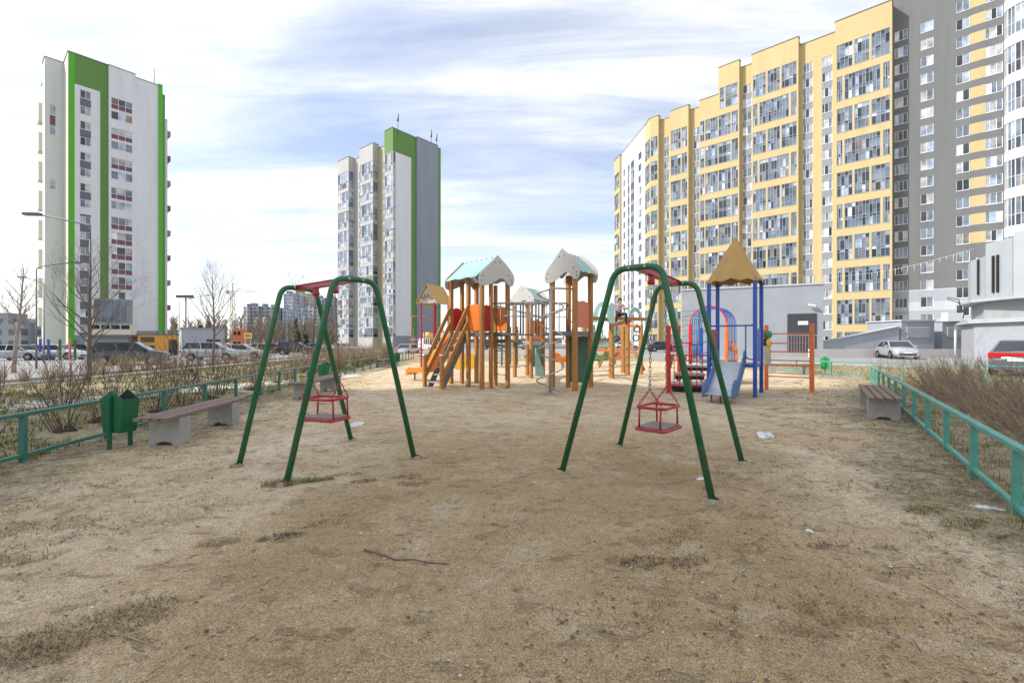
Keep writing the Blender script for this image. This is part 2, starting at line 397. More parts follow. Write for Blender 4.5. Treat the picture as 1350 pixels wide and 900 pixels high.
# ------------------------------------------------------------------ fences
def fence(name, label, pts, mat, h=.55, spacing=1.3, post=.055, group=None, thick=None):
    base = Vector((pts[0][0], pts[0][1], 0)); r = thing(name, label, 'fence', base, 0, group)
    pm = MB(); pm.box(-post/2, post/2, -post/2, post/2, -.12, h-.02); pme = pm.mesh('post', mat)
    for i in range(len(pts)-1):
        a = Vector((*pts[i], 0)); b = Vector((*pts[i+1], 0)); d = (b-a); L = d.length; dn = d/L; ang = math.atan2(d.y, d.x)
        k = max(1, round(L/spacing))
        for j in range(k+1):
            if j == k and i < len(pts)-2: continue
            p = a+d*(j/k) - base
            inst(pme, r, (p.x, p.y, 0), (0, 0, ang+random.uniform(-.03, .03)))
        rm = MB(); rm.bar(a+Vector((0, 0, h+.003))-dn*.03, b+Vector((0, 0, h+.003))+dn*.03, post*1.25, .042); rm.build('top_rail', mat, r, True, bevel=.004)
        rb = MB(); e = [Vector((0, 0, .075)), Vector((0, 0, .075))]
        rb.bar(a+e[0], b+e[1], post*.82, .042); rb.build('bottom_rail', mat, r, True, bevel=.004)
    return r
fl = lambda y: (fence_left_x(y), y)
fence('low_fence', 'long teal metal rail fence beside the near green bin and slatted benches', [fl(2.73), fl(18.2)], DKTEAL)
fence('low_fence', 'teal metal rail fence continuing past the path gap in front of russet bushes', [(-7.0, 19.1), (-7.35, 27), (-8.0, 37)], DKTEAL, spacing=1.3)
fr = lambda y: (fence_right_x(y), y)
fence('low_fence', 'bright teal metal rail fence beside the short bench and bare hedge', [fr(2.6), fr(15.4)], TEAL, spacing=1.27)
fence('low_fence', 'thin teal rail fence turning a corner by the bright green bin', [(18.2, 14.4), (13.25, 18.9), (13.35, 26)], TEAL, spacing=2.1, post=.05)

# ------------------------------------------------------------------ benches
def bench(label, p0, d, L, wdt, nsl=4, h=.42, group=None):
    p0 = Vector((p0[0], p0[1], 0)); d = Vector((d[0], d[1], 0)).normalized(); rt = Vector((d.y, -d.x, 0))
    r = thing('bench', label, 'bench', p0+rt*wdt/2+d*L/2, math.atan2(d.y, d.x), group)
    sw = wdt/nsl
    for i in range(nsl):
        m = MB(); yc = wdt/2-sw*(i+.5)
        m.box(-L/2, L/2, -yc-sw*.405, -yc+sw*.405, h-.045, h); o = m.build('slat', BENCHWOOD, r, bevel=.006)
        o.rotation_euler = (0, 0, random.uniform(-.002, .002)); o.location.z = random.uniform(-.002, .003)
    for sx in (-1, 1):
        m = MB(); xc = sx*(L/2-.42)
        arch = [(-wdt/2*.93, 0), (-wdt/2*.93, h-.046), (wdt/2*.93, h-.046), (wdt/2*.93, 0), (.12, 0), (.09, .035), (.04, .055), (-.04, .055), (-.09, .035), (-.12, 0)]
        m.prism([(xc-.13, y, z-.02 if z == 0 else z) for y, z in arch], (.26, 0, 0)); m.build('support', CONCRETE, r, bevel=.008)
    return r
bench('long brown slatted bench on concrete blocks beside the near green bin', (-4.83, 5.78), (-.125, .99), 2.3, .42)
bench('brown slatted bench on concrete blocks beyond the red and green swing by the fence', (-5.28, 10.7), (-.06, .99), 2.6, .46)
bench('small distant slatted bench in front of the russet bushes', (-7.35, 24.2), (-.06, .99), 2.6, .46)
bench('short brown slatted bench with pale concrete ends beside the bright teal fence', (6.27, 8.02), (.565, .825), 3.0, .49)
bench('pale slatted bench by the grey annex beyond the orange climbing bars', (11.0, 20.3), (.9, -.2), 2.3, .45)

# ------------------------------------------------------------------ litter bins: tilting pentagon buckets on two legs
BIN_SHADE = M('painted_bin_shade', (.012, .035, .022), .8, var=.3, scale=12)  # near-black green that paints the shade inside the buckets
def bin_(label, loc, rot, s=1.0, mat=None, group=None):
    mat = mat or BINGREEN
    r = thing('litter_bin', label, 'bin', loc, rot, group); r.scale = (s, s, s)
    wd = .17; y0, y1 = -.105, .105
    prof_f = [(-wd*.72, .20), (wd*.72, .20), (wd, .61), (0, .73), (-wd, .61)]
    m = MB(); n = len(prof_f)      # open-topped bucket: gable end walls, sloping sides, floor
    for yy, top in ((y0, True), (y1, True)):
        m.prism([(x, yy-.004, z) for x, z in prof_f], (0, .008, 0))
    for sx in (-1, 1):
        m.prism([(sx*wd*.72, y0, .20), (sx*wd, y0, .62), (sx*(wd-.008), y0, .62), (sx*(wd*.72-.008), y0, .20)], (0, y1-y0, 0))
    m.box(-wd*.72, wd*.72, y0, y1, .195, .205); m.build('bucket', mat, r)
    m = MB(); m.prism([(x*.93, y1-.012, z-.012) for x, z in prof_f], (0, .006, 0)); m.build('inner_shade', BIN_SHADE, r)  # added dark plate standing in for shade on the inner back wall
    m = MB(); m.box(-wd*.70, wd*.70, y0+.012, y1-.012, .22, .43); m.build('rubbish', M('rubbish', (.03, .03, .03), .8, var=.6, scale=20, bump=.6), r)
    for yy in (y0-.03, y1+.03):
        m = MB(); m.box(-.018, .018, yy-.018, yy+.018, -.1, .66); m.build('leg', mat, r)
    m = MB(); m.tube([(-.05, y0-.03, .74), (-.05, y0-.03, .82), (.1, y0-.03, .82), (.1, y0-.03, .74)], .006, 6); m.build('handle', STEEL, r)
    return r
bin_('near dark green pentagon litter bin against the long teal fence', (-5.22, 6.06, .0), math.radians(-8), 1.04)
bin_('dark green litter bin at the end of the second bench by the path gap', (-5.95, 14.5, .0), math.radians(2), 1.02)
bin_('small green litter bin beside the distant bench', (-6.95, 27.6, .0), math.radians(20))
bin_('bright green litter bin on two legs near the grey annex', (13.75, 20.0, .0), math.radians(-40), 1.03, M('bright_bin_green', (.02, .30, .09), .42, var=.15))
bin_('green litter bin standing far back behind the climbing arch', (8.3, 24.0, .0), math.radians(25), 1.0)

# ------------------------------------------------------------------ swings
def fillet(pts, rad, k=5):
    out = [Vector(pts[0])]
    for i in range(1, len(pts)-1):
        p = Vector(pts[i]); a = (Vector(pts[i-1])-p); b = (Vector(pts[i+1])-p)
        t = min(rad, a.length*.45, b.length*.45); A = p+a.normalized()*t; B = p+b.normalized()*t
        for j in range(k+1):
            u = j/k; out.append(A*(1-u)**2+p*2*u*(1-u)+B*u*u)
    out.append(Vector(pts[-1])); return out
link_mb = MB()
lp = []
for j in range(14):
    a = 2*math.pi*j/14; lp.append((.0105*math.cos(a), 0, .0215*math.sin(a)+(.009 if math.sin(a) > 0 else -.009)))
link_mb.tube(lp, .0036, 5, closed=True); LINK = link_mb.mesh('chain_link', CHAIN)
link_red = link_mb.mesh('chain_link', RED)
def chain(parent, a, b, me, name='chain', base=Vector((0, 0, 0))):
    a = Vector(a); b = Vector(b); d = b-a; L = d.length; k = max(2, round(L/.049))
    root = bpy.data.objects.new(name, None); COL.objects.link(root); root.parent = parent; root.empty_display_size = .05
    q = d.to_track_quat('Z', 'Y')
    for i in range(k):
        o = inst(me, root, a+d*((i+.5)/k)-base); o.rotation_mode = 'QUATERNION'
        o.rotation_quaternion = q @ Matrix.Rotation(math.pi/2*(i % 2)+.3+random.uniform(-.2, .2), 3, 'Z').to_quaternion()
    return root
def swing(label, fr1, top1, fr2, top2, zt1, zt2, tch=(.32, .68), yaw=0.0, sway=Vector((0, 0, 0)), zseat=.47):
    "fr1, fr2: the two feet of each A-frame; top1, top2: centres of their tops"
    f1 = [Vector((*p, -.1)) for p in fr1]; f2 = [Vector((*p, -.1)) for p in fr2]
    c1 = Vector((*top1, zt1)); c2 = Vector((*top2, zt2))
    base = (c1+c2)/2; base.z = 0
    r = thing('swing', label, 'swing', base)
    dirs = []
    for f, c in ((f1, c1), (f2, c2)):
        d = (f[1]-f[0]); d.z = 0; d.normalize(); dirs.append(d)
        m = MB(); m.tube(fillet([f[0], c-d*.235, c+d*.235, f[1]], .13, 6), .031, 14); o = m.build('a_frame', GREEN, r, True)
        for s in (-.08, .08):
            bm_ = MB(); q = c+d*s; nrm = d.cross(UPZ).normalized()
            for sg in (-1, 1): bm_.lathe([(0, .006), (.013, .004), (.015, -.004)], q+nrm*sg*.031, 8, nrm*sg)
            bm_.build('bolt', STEEL, o, True)
        for p in f:
            g = MB(); g.lathe([(.09, -.02), (.06, .025), (.032, .035)], (p.x, p.y, ground_h(p.x, p.y)), 9); g.build('soil_collar', GROUNDM, r, True)
    bd = (c2-c1).normalized(); m = MB()
    m.bar(c1, c2, .075, .055, mi=0); m.bar(c1+V(0,0,.03), c2+V(0,0,.03), .105, .012); m.build('beam', RED, r, True, bevel=.004)
    perp = bd.cross(UPZ).normalized()
    hang = []
    for t in tch:
        p = c1.lerp(c2, t); m = MB()
        m.bar(p+V(0,0,-.025), p+V(0,0,-.085), .06, .05); m.lathe([(0, -.035), (.028, -.033), (.028, .033), (0, .035)], p+V(0,0,-.095), 12, perp)
        m.build('bearing', RED, r, True); hang.append(p+V(0,0,-.12))
    mid = c1.lerp(c2, sum(tch)/2); mid.z = 0; mid = mid+sway
    yd = (Matrix.Rotation(yaw, 3, 'Z') @ bd); yd.z = 0; yd.normalize(); yp = Vector((yd.y, -yd.x, 0))
    hw, hd = .235, .17
    seat = bpy.data.objects.new('seat', None); COL.objects.link(seat); seat.parent = r; seat.empty_display_size = .1
    sz = mid+V(0, 0, zseat)
    def loop(a, b, z, rad):
        cs = [mid+V(0,0,z)+yd*sx*a+yp*sy*b for sx, sy in ((-1, -1), (1, -1), (1, 1), (-1, 1))]; out = []
        for i in range(4):
            p = cs[i]; A = p+(cs[i-1]-p).normalized()*rad; B = p+(cs[(i+1) % 4]-p).normalized()*rad
            for j in range(5):
                u = j/4; out.append(A*(1-u)**2+p*2*u*(1-u)+B*u*u)
        return out
    m = MB(); m.prism([p+V(0, 0, 0) for p in loop(hw-.012, hd-.012, zseat+.012, .05)], (0, 0, .016)); m.build('seat_board', M('seat_board_grey', (.19, .135, .125), .6, var=.15, scale=12, dirt=.4, dirtcol=(.33, .3, .27), dscale=9), seat, True)
    m = MB(); m.tube(loop(hw, hd, zseat, .06), .017, 8, closed=True); m.build('lower_ring', RED, seat, True)
    ztop = zseat+.235
    m = MB()       # upper ring: two side arms drop down at the front, a bar closes the front higher up
    m.tube(loop(hw-.02, hd-.01, ztop, .06), .016, 8, closed=True)
    m.build('hand_rail', RED, seat, True)
    for sx, sy in ((-1, -1), (1, -1), (1, 1), (-1, 1)):
        m = MB(); a = mid+V(0,0,zseat)+yd*sx*(hw-.01)+yp*sy*(hd-.05); b = mid+V(0,0,ztop)+yd*sx*(hw-.022)+yp*sy*(hd-.05)
        m.tube([a, b], .011, 7); m.build('upright', RED, seat, True)
    for i, hp in enumerate(hang):
        sg = -1 if i == 0 else 1
        if (hang[1]-hang[0]).dot(yd) < 0: sg = -sg
        apex = mid+V(0,0,ztop+.20)+yd*sg*(hw-.02)
        chain(r, hp, apex, LINK, base=base)
        for sy in (-1, 1):
            chain(r, apex, mid+V(0,0,ztop+.012)+yd*sg*(hw-.02)+yp*sy*(hd-.03), link_red, 'lower_chain', base)
    return r
swing('green framed toddler swing with red beam nearest the long bench', [(-2.22, 4.42), (-1.16, 5.49)], (-1.70, 4.94), [(-3.08, 5.09), (-2.26, 6.46)], (-2.69, 5.76), 2.07, 2.07, (.33, .67), yaw=.35, zseat=.50, sway=Vector((0, 0, 0)))
swing('green framed toddler swing with red beam in front of the blue slide', [(.51, 4.88), (1.76, 3.94)], (1.22, 4.43), [(1.43, 6.13), (2.68, 5.25)], (2.055, 5.69), 2.12, 2.12, (.30, .66), yaw=-.15, zseat=.45)

# ------------------------------------------------------------------ timber climbing castle
D1 = Vector((.70, -.714, 0)); D2 = Vector((.714, .70, 0))
def post(r, p, z1, z0=-.1, w=.115, mat=None, cap=True, rot=-.79, name='post'):
    m = MB(); c = math.cos(rot)*w/2; s = math.sin(rot)*w/2
    m.obox((p[0], p[1], (z0+z1)/2), (c, s, 0), (-s, c, 0), (0, 0, (z1-z0)/2)); return m.build(name, mat or WOOD, r, True, bevel=.01)
def panel(r, a, b, z0, z1, mat, th=.022, name='panel', wavy=True, gap=.03):
    a = Vector((a[0], a[1], 0)); b = Vector((b[0], b[1], 0)); d = (b-a).normalized(); a = a+d*gap; b = b-d*gap; n = d.cross(UPZ)
    pts = [a+V(0,0,z0), b+V(0,0,z0), b+V(0,0,z1)]
    if wavy:
        for k in range(9, 0, -1):
            u = k/10; pts.append(a.lerp(b, u)+V(0,0,z1-.035*abs(math.sin(math.pi*2*u))**3))
    pts.append(a+V(0,0,z1)); m = MB(); m.prism([p-n*th/2 for p in pts], n*th); o = m.build(name, mat, r, True)
    bl = MB()
    for u in (.08, .92):
        for z in (z0+.07, z1-.08):
            for sg in (-1, 1): bl.lathe([(0, .008), (.016, .005), (.018, 0)], a.lerp(b, u)+V(0,0,z)+n*sg*th/2, 7, n*sg)
    bl.build('bolts', BLACK, o, True)
    return o
ONI = [(0, 1), (-.045, .955), (-.14, .88), (-.36, .72), (-.66, .52), (-.86, .38), (-.96, .27), (-1, .16), (-.97, .05), (-.9, -.02), (-.74, -.035), (-.5, .0), (-.25, .08), (.02, .20), (.17, .255), (.33, .255), (.48, .19), (.60, .085), (.72, .035), (.84, .03), (.93, .09), (.99, .2), (1.0, .32), (.95, .42), (.78, .56), (.5, .74), (.2, .90), (.06, .965)]
def onion(r, a, b, zb, zt, over=.12, mat=None, th=.025, flip=False, out=None):
    a = Vector((a[0], a[1], 0)); b = Vector((b[0], b[1], 0)); c = (a+b)/2; d = (b-a).normalized(); hw = (b-a).length/2+over; n = d.cross(UPZ)
    if out is not None and n.dot(out) < 0: n = -n
    pts = [c+d*hw*(-u if flip else u)+V(0,0,zb+(zt-zb)*v) for u, v in ONI]
    m = MB(); m.prism([p+n*.075 for p in pts], n*th); o = m.build('gable_panel', mat or ONION, r, True)
    bl = MB()
    for u, v in ((-.12, .74), (.14, .76), (-.78, .27), (-.86, .12), (.66, .38), (.82, .24), (.84, .13)):
        bl.lathe([(0, .01), (.017, .007), (.02, 0)], c+d*hw*(-u if flip else u)+V(0,0,zb+(zt-zb)*v)+n*(.075+th), 7, n)
    bl.build('bolts', BLACK, o, True)
def gable_roof(r, a, b, c, d, ze, zr, over=.1):
    "a-b and d-c are the gable ends (a,b near end; d,c far end); mint sheets from ridge to wavy eaves"
    a, b, c, d = [Vector((p[0], p[1], 0)) for p in (a, b, c, d)]
    r1 = (a+b)/2+V(0,0,zr); r2 = (d+c)/2+V(0,0,zr)
    for e1, e2 in ((a, d), (b, c)):
        o1 = e1+(e1-(a+b)/2).normalized()*over+V(0,0,ze); o2 = e2+(e2-(d+c)/2).normalized()*over+V(0,0,ze)
        pts = [r1, r2, o2]
        for k in range(15, 0, -1):
            u = k/16; pts.append(o1.lerp(o2, u)+(o1-r1).normalized()*(.03*math.sin(math.pi*5*u)))
        pts.append(o1); nn = (r2-r1).cross(o1-r1).normalized(); m = MB(); m.prism(pts, nn*.02 if nn.z > 0 else -nn*.02); sh = m.build('roof_sheet', MINT, r, True)
    bl = MB()
    for k in range(6): bl.lathe([(0, .03), (.02, .02), (.02, 0)], r1.lerp(r2, (k+.5)/6)+V(0,0,.02), 6)
    bl.build('ridge_bolts', BLACK, r, True)
def deck(r, corners, z, th=.12, mat=None):
    m = MB(); m.prism([(p[0], p[1], z-th) for p in corners], (0, 0, th)); return m.build('deck', mat or DKSTEEL, r, True)
def rung(r, a, b, rad=.018, mat=None, name='rung'):
    m = MB(); m.tube([a, b], rad, 7); return m.build(name, mat or STEEL, r, True)

P5 = Vector((-1.95, 14.58, 0)); P1 = P5+D1*.88; P2 = P5+D1*1.51; P4 = P2+D2*1.06; P8 = P5+D2*1.06; P3 = P2+D2*.36; P6 = P5+D2*.44; P7 = P8+D1*.95
castle = thing('climbing_castle', 'large timber playground castle with mint roofs, stairs, bridge and steel spiral', 'climbing frame', (0, 14, 0))
ZD = 1.68
for p in (P5, P2, P4, P8): post(castle, p, 3.36)
for p in (P1, P6): post(castle, p, 3.34, w=.11)
for p in (P3, P7): post(castle, p, 3.2, w=.10)
deck(castle, [P5, P2, P4, P8], ZD)
onion(castle, P2, P4, 3.08, 4.03, .20, out=D1)
onion(castle, P5, P8, 3.08, 4.03, .20, flip=False, out=-D1)
gable_roof(castle, P2-D1*.02, P4-D1*.02, P8+D1*.02, P5+D1*.02, 3.30, 3.93, .20)
panel(castle, P1, P2, ZD+.04, 2.54, ORANGE); panel(castle, P2, P3, ZD+.05, 2.5, DARKRED); panel(castle, P7, P4, ZD+.04, 2.5, ORANGE)
panel(castle, P8, P7, ZD+.05, 2.5, DARKRED); panel(castle, P6, P8, ZD+.05, 2.5, DARKRED)
m = MB(); ec = P5.lerp(P6, .5); pts = [ec-D2*.2+V(0,0,ZD+.05)]
for k in range(11):
    a = math.pi*k/10; pts.append(ec-D2*.2*math.cos(a)+V(0,0,2.3+.18*math.sin(a)))
pts.append(ec+D2*.2+V(0,0,ZD+.05)); m.prism(pts, D1*.02); m.build('arched_panel', BRIGHTRED, castle, True)
# stairs
S0 = Vector((-2.66, 13.88, 0)); S1 = Vector((-2.04, 13.25, 0)); SL = 1.0
for p in (S0, S1):
    post(castle, p, .98, w=.105); m = MB(); m.lathe([(.085, .975), (.08, 1.0), (.03, 1.035), (0, 1.04)], (p.x, p.y, 0), 10); m.build('post_cap', STEEL, castle, True)
    q = p+D2*SL
    m = MB(); m.bar(p+V(0,0,.80)+D2*.04, q+V(0,0,2.50), .045, .125); m.build('hand_rail', WOOD, castle, True, bevel=.008)
    m = MB(); m.bar(p+V(0,0,.38)+D2*.04, q+V(0,0,2.03), .045, .125); m.build('hand_rail', WOOD, castle, True, bevel=.008)
for s in (.14, .86):
    p = S0.lerp(S1, s); m = MB(); m.bar(p+V(0,0,-.05)+D2*.06, p+D2*SL+V(0,0,ZD-.04), .045, .17); m.build('stringer', DKSTEEL, castle, True)
for k in range(7):
    u = (k+.8)/7.6; a = S0.lerp(S1, .17)+D2*(SL*u+.02)+V(0,0,ZD*u); b = S0.lerp(S1, .83)+D2*(SL*u+.02)+V(0,0,ZD*u)
    m = MB(); m.bar(a, b, .16, .035); m.build('tread', LTDECK, castle, True)
# orange chute to the far left
ch0 = P5.lerp(P6, .5)+D2*.02+V(0,0,ZD); m = MB(); prof = []
K = 12
for k in range(K+1):
    u = k/K; x = u*2.75; z = ZD*(1-u)**1.0+.02 if u < .86 else .30-.02*(u-.86)
    z = max(.30, ZD-(ZD-.30)*min(1, u/.60)); 
    if u > .93: z = .30-(u-.93)*1.6
    prof.append((x, z))
for k in range(K):
    for (y0, y1, h0, h1) in ((-.21, .21, 0, .02), (-.24, -.21, 0, .17), (.21, .24, 0, .17)):
        A = [ch0-D1*prof[k][0]+D2*y+V(0,0,prof[k][1]-ZD+h) for y, h in ((y0, h0), (y1, h0), (y1, h1), (y0, h1))]
        B = [ch0-D1*prof[k+1][0]+D2*y+V(0,0,prof[k+1][1]-ZD+h) for y, h in ((y0, h0), (y1, h0), (y1, h1), (y0, h1))]
        m.raw(A+B, [(0, 1, 2, 3), (7, 6, 5, 4), (0, 4, 5, 1), (1, 5, 6, 2), (2, 6, 7, 3), (3, 7, 4, 0)])
m.build('orange_chute', ORANGE, castle, True)
e = ch0-D1*2.5; rung(castle, (e.x, e.y, -.05), (e.x, e.y, .3), .03, DKSTEEL, 'chute_leg')
# tower with the spiral
B1 = Vector((1.18, 13.33, 0)); B3 = B1+Vector((.60, -.46, 0)); BD = Vector((.56, .70, 0)); B4 = B3+BD; B2 = B1+BD
for p in (B1, B2, B3, B4): post(castle, p, 3.42, w=.125, rot=-.66)
deck(castle, [B1, B3, B4, B2], ZD+.01)
bo = Vector((-BD.x, -BD.y, 0)).normalized()
onion(castle, B1, B3, 3.12, 4.07, .21, out=bo); onion(castle, B2, B4, 3.12, 4.05, .21, out=-bo)
gable_roof(castle, B1, B3, B4, B2, 3.36, 3.93, .19)
panel(castle, B3, B4, ZD+.12, 2.58, SALMON); panel(castle, B2, B4, .16, 1.55, DKGREENP, wavy=False, name='lower_panel')
sp = Vector((1.025, 12.23, 0))
m = MB(); m.tube([(sp.x, sp.y, -.1), (sp.x, sp.y, 2.80)], .038, 12); m.build('spiral_pole', STEEL, castle, True)
hel = []
for k in range(91):
    u = k/90; a = math.radians(200)-2*math.pi*3.45*u; rr = .36 if 0.03 < u < .98 else .36*min(1, .15+(u/.03)*.85) if u < .03 else .34
    hel.append((sp.x+rr*math.cos(a), sp.y+rr*math.sin(a), 2.78-2.74*u))
m = MB(); m.tube(hel, .020, 8); m.build('spiral_rail', STEEL, castle, True)
m = MB(); m.tube(fillet([hel[0], (sp.x+.02, sp.y+.05, 2.84), (B3.x-.05, B3.y, 2.88)], .1), .024, 8); m.build('spiral_arm', STEEL, castle, True)
m = MB(); m.box(sp.x-.14, sp.x+.14, sp.y-.14, sp.y+.14, -.05, .03); m.build('spiral_footing', CONCRETE, castle, True)
# bridge from the stair tower to the spiral tower
bA = P4.lerp(P7, .08); bA2 = P3+D2*.2; e0, e1 = P4-D2*.10, P4-D2*.62
f0, f1 = B2-BD*.1, B1+BD*.12
NPL = 11
for k in range(NPL):
    u = (k+.5)/NPL; sag = -.05*math.sin(math.pi*u); a = e0.lerp(f0, u)+V(0,0,ZD-.03+sag); b = e1.lerp(f1, u)+V(0,0,ZD-.03+sag)
    m = MB(); m.bar(a, b, .115, .05); o = m.build('bridge_plank', LTDECK if k % 3 else DKSTEEL, castle, True)
for g0, g1 in ((e0, f0), (e1, f1)):
    rung(castle, g0+V(0,0,2.55), g1+V(0,0,2.57), .028, STEEL, 'bridge_rail'); rung(castle, g0+V(0,0,2.18), g1+V(0,0,2.14), .012, STEEL, 'bridge_rope')
    for k in range(1, 8):
        u = k/8; rung(castle, g0.lerp(g1, u)+V(0,0,ZD-.05), g0.lerp(g1, u)+V(0,0,2.55), .016 if k % 2 else .026, STEEL if k % 2 else DKSTEEL, 'bridge_hanger')
# rear tower
C1 = Vector((.11, 17.9, 0)); C3 = Vector((.73, 17.45, 0)); CD = Vector((.52, .82, 0)); C4 = C3+CD; C2 = C1+CD; ZC = 1.42
for p in (C1, C2, C3, C4): post(castle, p, 3.0, w=.12, rot=-.66)
deck(castle, [C1, C3, C4, C2], ZC, .14, LTDECK)
onion(castle, C1, C3, 2.78, 3.60, .2, out=-CD); onion(castle, C2, C4, 2.78, 3.6, .2, out=CD); gable_roof(castle, C1, C3, C4, C2, 2.98, 3.48, .18)
panel(castle, C3, C4, ZC+.08, 2.24, ORANGE); panel(castle, C3-V(0,.04,0), C4, .42, ZC-.15, DKGREENP, wavy=False, name='lower_panel')
m = MB(); q = C3+V(.15, -.1, 0); m.prism([q+V(0,0,1.15), q+V(.32,.1,.25), q+V(.30,.1,.05), q+V(-.02,0,.1)], V(.03, -.02, 0)); m.build('mint_chute', MINT, castle, True)
# link deck, back to the stair tower, and rungs
d0 = P4.lerp(P7, .5); m = MB(); m.prism([(*(d0.xy-D1.xy*.2), ZC-.06), (*(d0.xy+D1.xy*.2), ZC-.06), (*(C1.xy+V(.25,.05).xy), ZC-.06), (*(C1.xy-V(.25,-.1).xy), ZC-.06)], (0, 0, .09)); m.build('link_deck', DKSTEEL, castle, True)
for z in (.35, .72, 1.1): rung(castle, P7+V(0,0,z), P4+V(0,0,z))
for z in (.4, .8, 1.2): rung(castle, C1+V(0,0,z), C2+V(0,0,z)); rung(castle, C1+V(0,0,z), C3+V(0,0,z))
rung(castle, P7+V(0,0,2.55), P7+V(1.6,2.2,2.3), .03, STEEL, 'top_bar')
rung(castle, B2+V(0,0,2.45), C4+V(0,0,2.3), .03, STEEL, 'top_bar')
for z in (2.0, 2.35): rung(castle, B2+V(0,0,z), B4+V(0,0,z), .014)
m = MB(); m.tube(fillet([B2+V(-.05,-.35,ZD), B2+V(-.05,-.35,2.35), B2+V(-.05,-.1,2.42), B2+V(-.05,.05,2.42)], .1), .016, 7); m.build('grab_bar', DKSTEEL, castle, True)

# ------------------------------------------------------------------ timber climbing frame with mint arches
G = [Vector((3.63, 16.6, 0)), Vector((4.95, 20.3, 0)), Vector((4.62, 18.2, 0)), Vector((5.52, 19.5, 0)), Vector((3.0, 18.9, 0))]
fr2 = thing('arched_climber', 'timber climbing frame with pale mint arches and a child on its beam', 'climbing frame', G[0])
for p, h in zip(G, (2.05, 2.15, 2.28, 2.1, 2.2)): post(fr2, p, h, w=.15, rot=-.7)
def arch(r, a, b, zb, zt, mat, wd=.17, th=.03, name='arch'):
    a = Vector((a[0], a[1], 0)); b = Vector((b[0], b[1], 0)); c = (a+b)/2; d = (b-a).normalized(); hw = (b-a).length/2; n = d.cross(UPZ); k = 16; m = MB()
    for i in range(k):
        q = []
        for j in (i, i+1):
            t = math.pi*j/k
            for rr in (1.0, 0.0):
                q.append(c-d*math.cos(t)*(hw-wd*(1-rr))+V(0,0,zb+math.sin(t)*(zt-zb-wd*(1-rr))))
        m.prism([q[0], q[2], q[3], q[1]], n*th)
    return m.build(name, mat, r, True)
arch(fr2, G[0]+V(-.62,.35,0), G[0]+V(.03,0,0), 2.1, 2.86, MINT); arch(fr2, G[2]+V(.0,.1,0), G[3]+V(.05,-.05,0), 2.1, 2.82, MINT)
m = MB(); m.prism([G[0]+V(-.12,-.08,2.05), G[0]+V(.05,-.12,2.05), G[0]+V(.06,-.12,2.75), G[0]+V(-.03,-.1,2.82), G[0]+V(-.12,-.08,2.7)], V(.02, .03, 0)); m.build('arch_foot', MINT, fr2, True)
BEAMA = V(3.95, 17.55, 2.30); BEAMB = V(5.55, 18.6, 2.30)
for a, b in ((BEAMA, BEAMB), (V(2.35,15.6,2.22), V(3.6,16.9,2.22)), (G[3]+V(0,0,2.05), G[1]+V(0,0,2.12)), (G[2]+V(0,0,2.2), G[0]+V(0,0,2.0))):
    m = MB(); m.bar(a, b, .13, .13); m.build('beam', WOOD, fr2, True, bevel=.01)
m = MB(); q = G[2]+V(-.02,-.14,2.3); m.prism([q+V(-.22,0,.05), q+V(.22,.05,.05), q+V(.02,.02,-.33)], V(0, -.025, 0)); m.build('gusset', ORANGE, fr2, True)
for z in (.45, .78, 1.1):
    rung(fr2, G[0]+V(0,0,z), G[2]+V(0,0,z+.02), .022); rung(fr2, G[2]+V(0,0,z), G[3]+V(0,0,z), .022)
for z in (.35, .8): rung(fr2, V(2.45, 15.7, z), G[0]+V(0,0,z), .018)
m = MB(); m.bar(G[1]+V(0,0,1.9), V(5.7,19.6,.15), .05, .12); m.build('brace', WOOD, fr2, True)
for i, (x, z) in enumerate(((5.15, 1.55), (4.35, 1.5), (5.2, 1.9))):
    m = MB(); m.tube([(x, 18.9, 2.2), (x, 18.9, z+.12)], .012, 5); m.build('rope', BLACK, fr2, True)
    m = MB(); m.tube([(x+.12*math.cos(2*math.pi*k/14), 18.9, z+.12*math.sin(2*math.pi*k/14)) for k in range(14)], .025, 6, closed=True); m.build('hand_ring', BLACK, fr2, True)

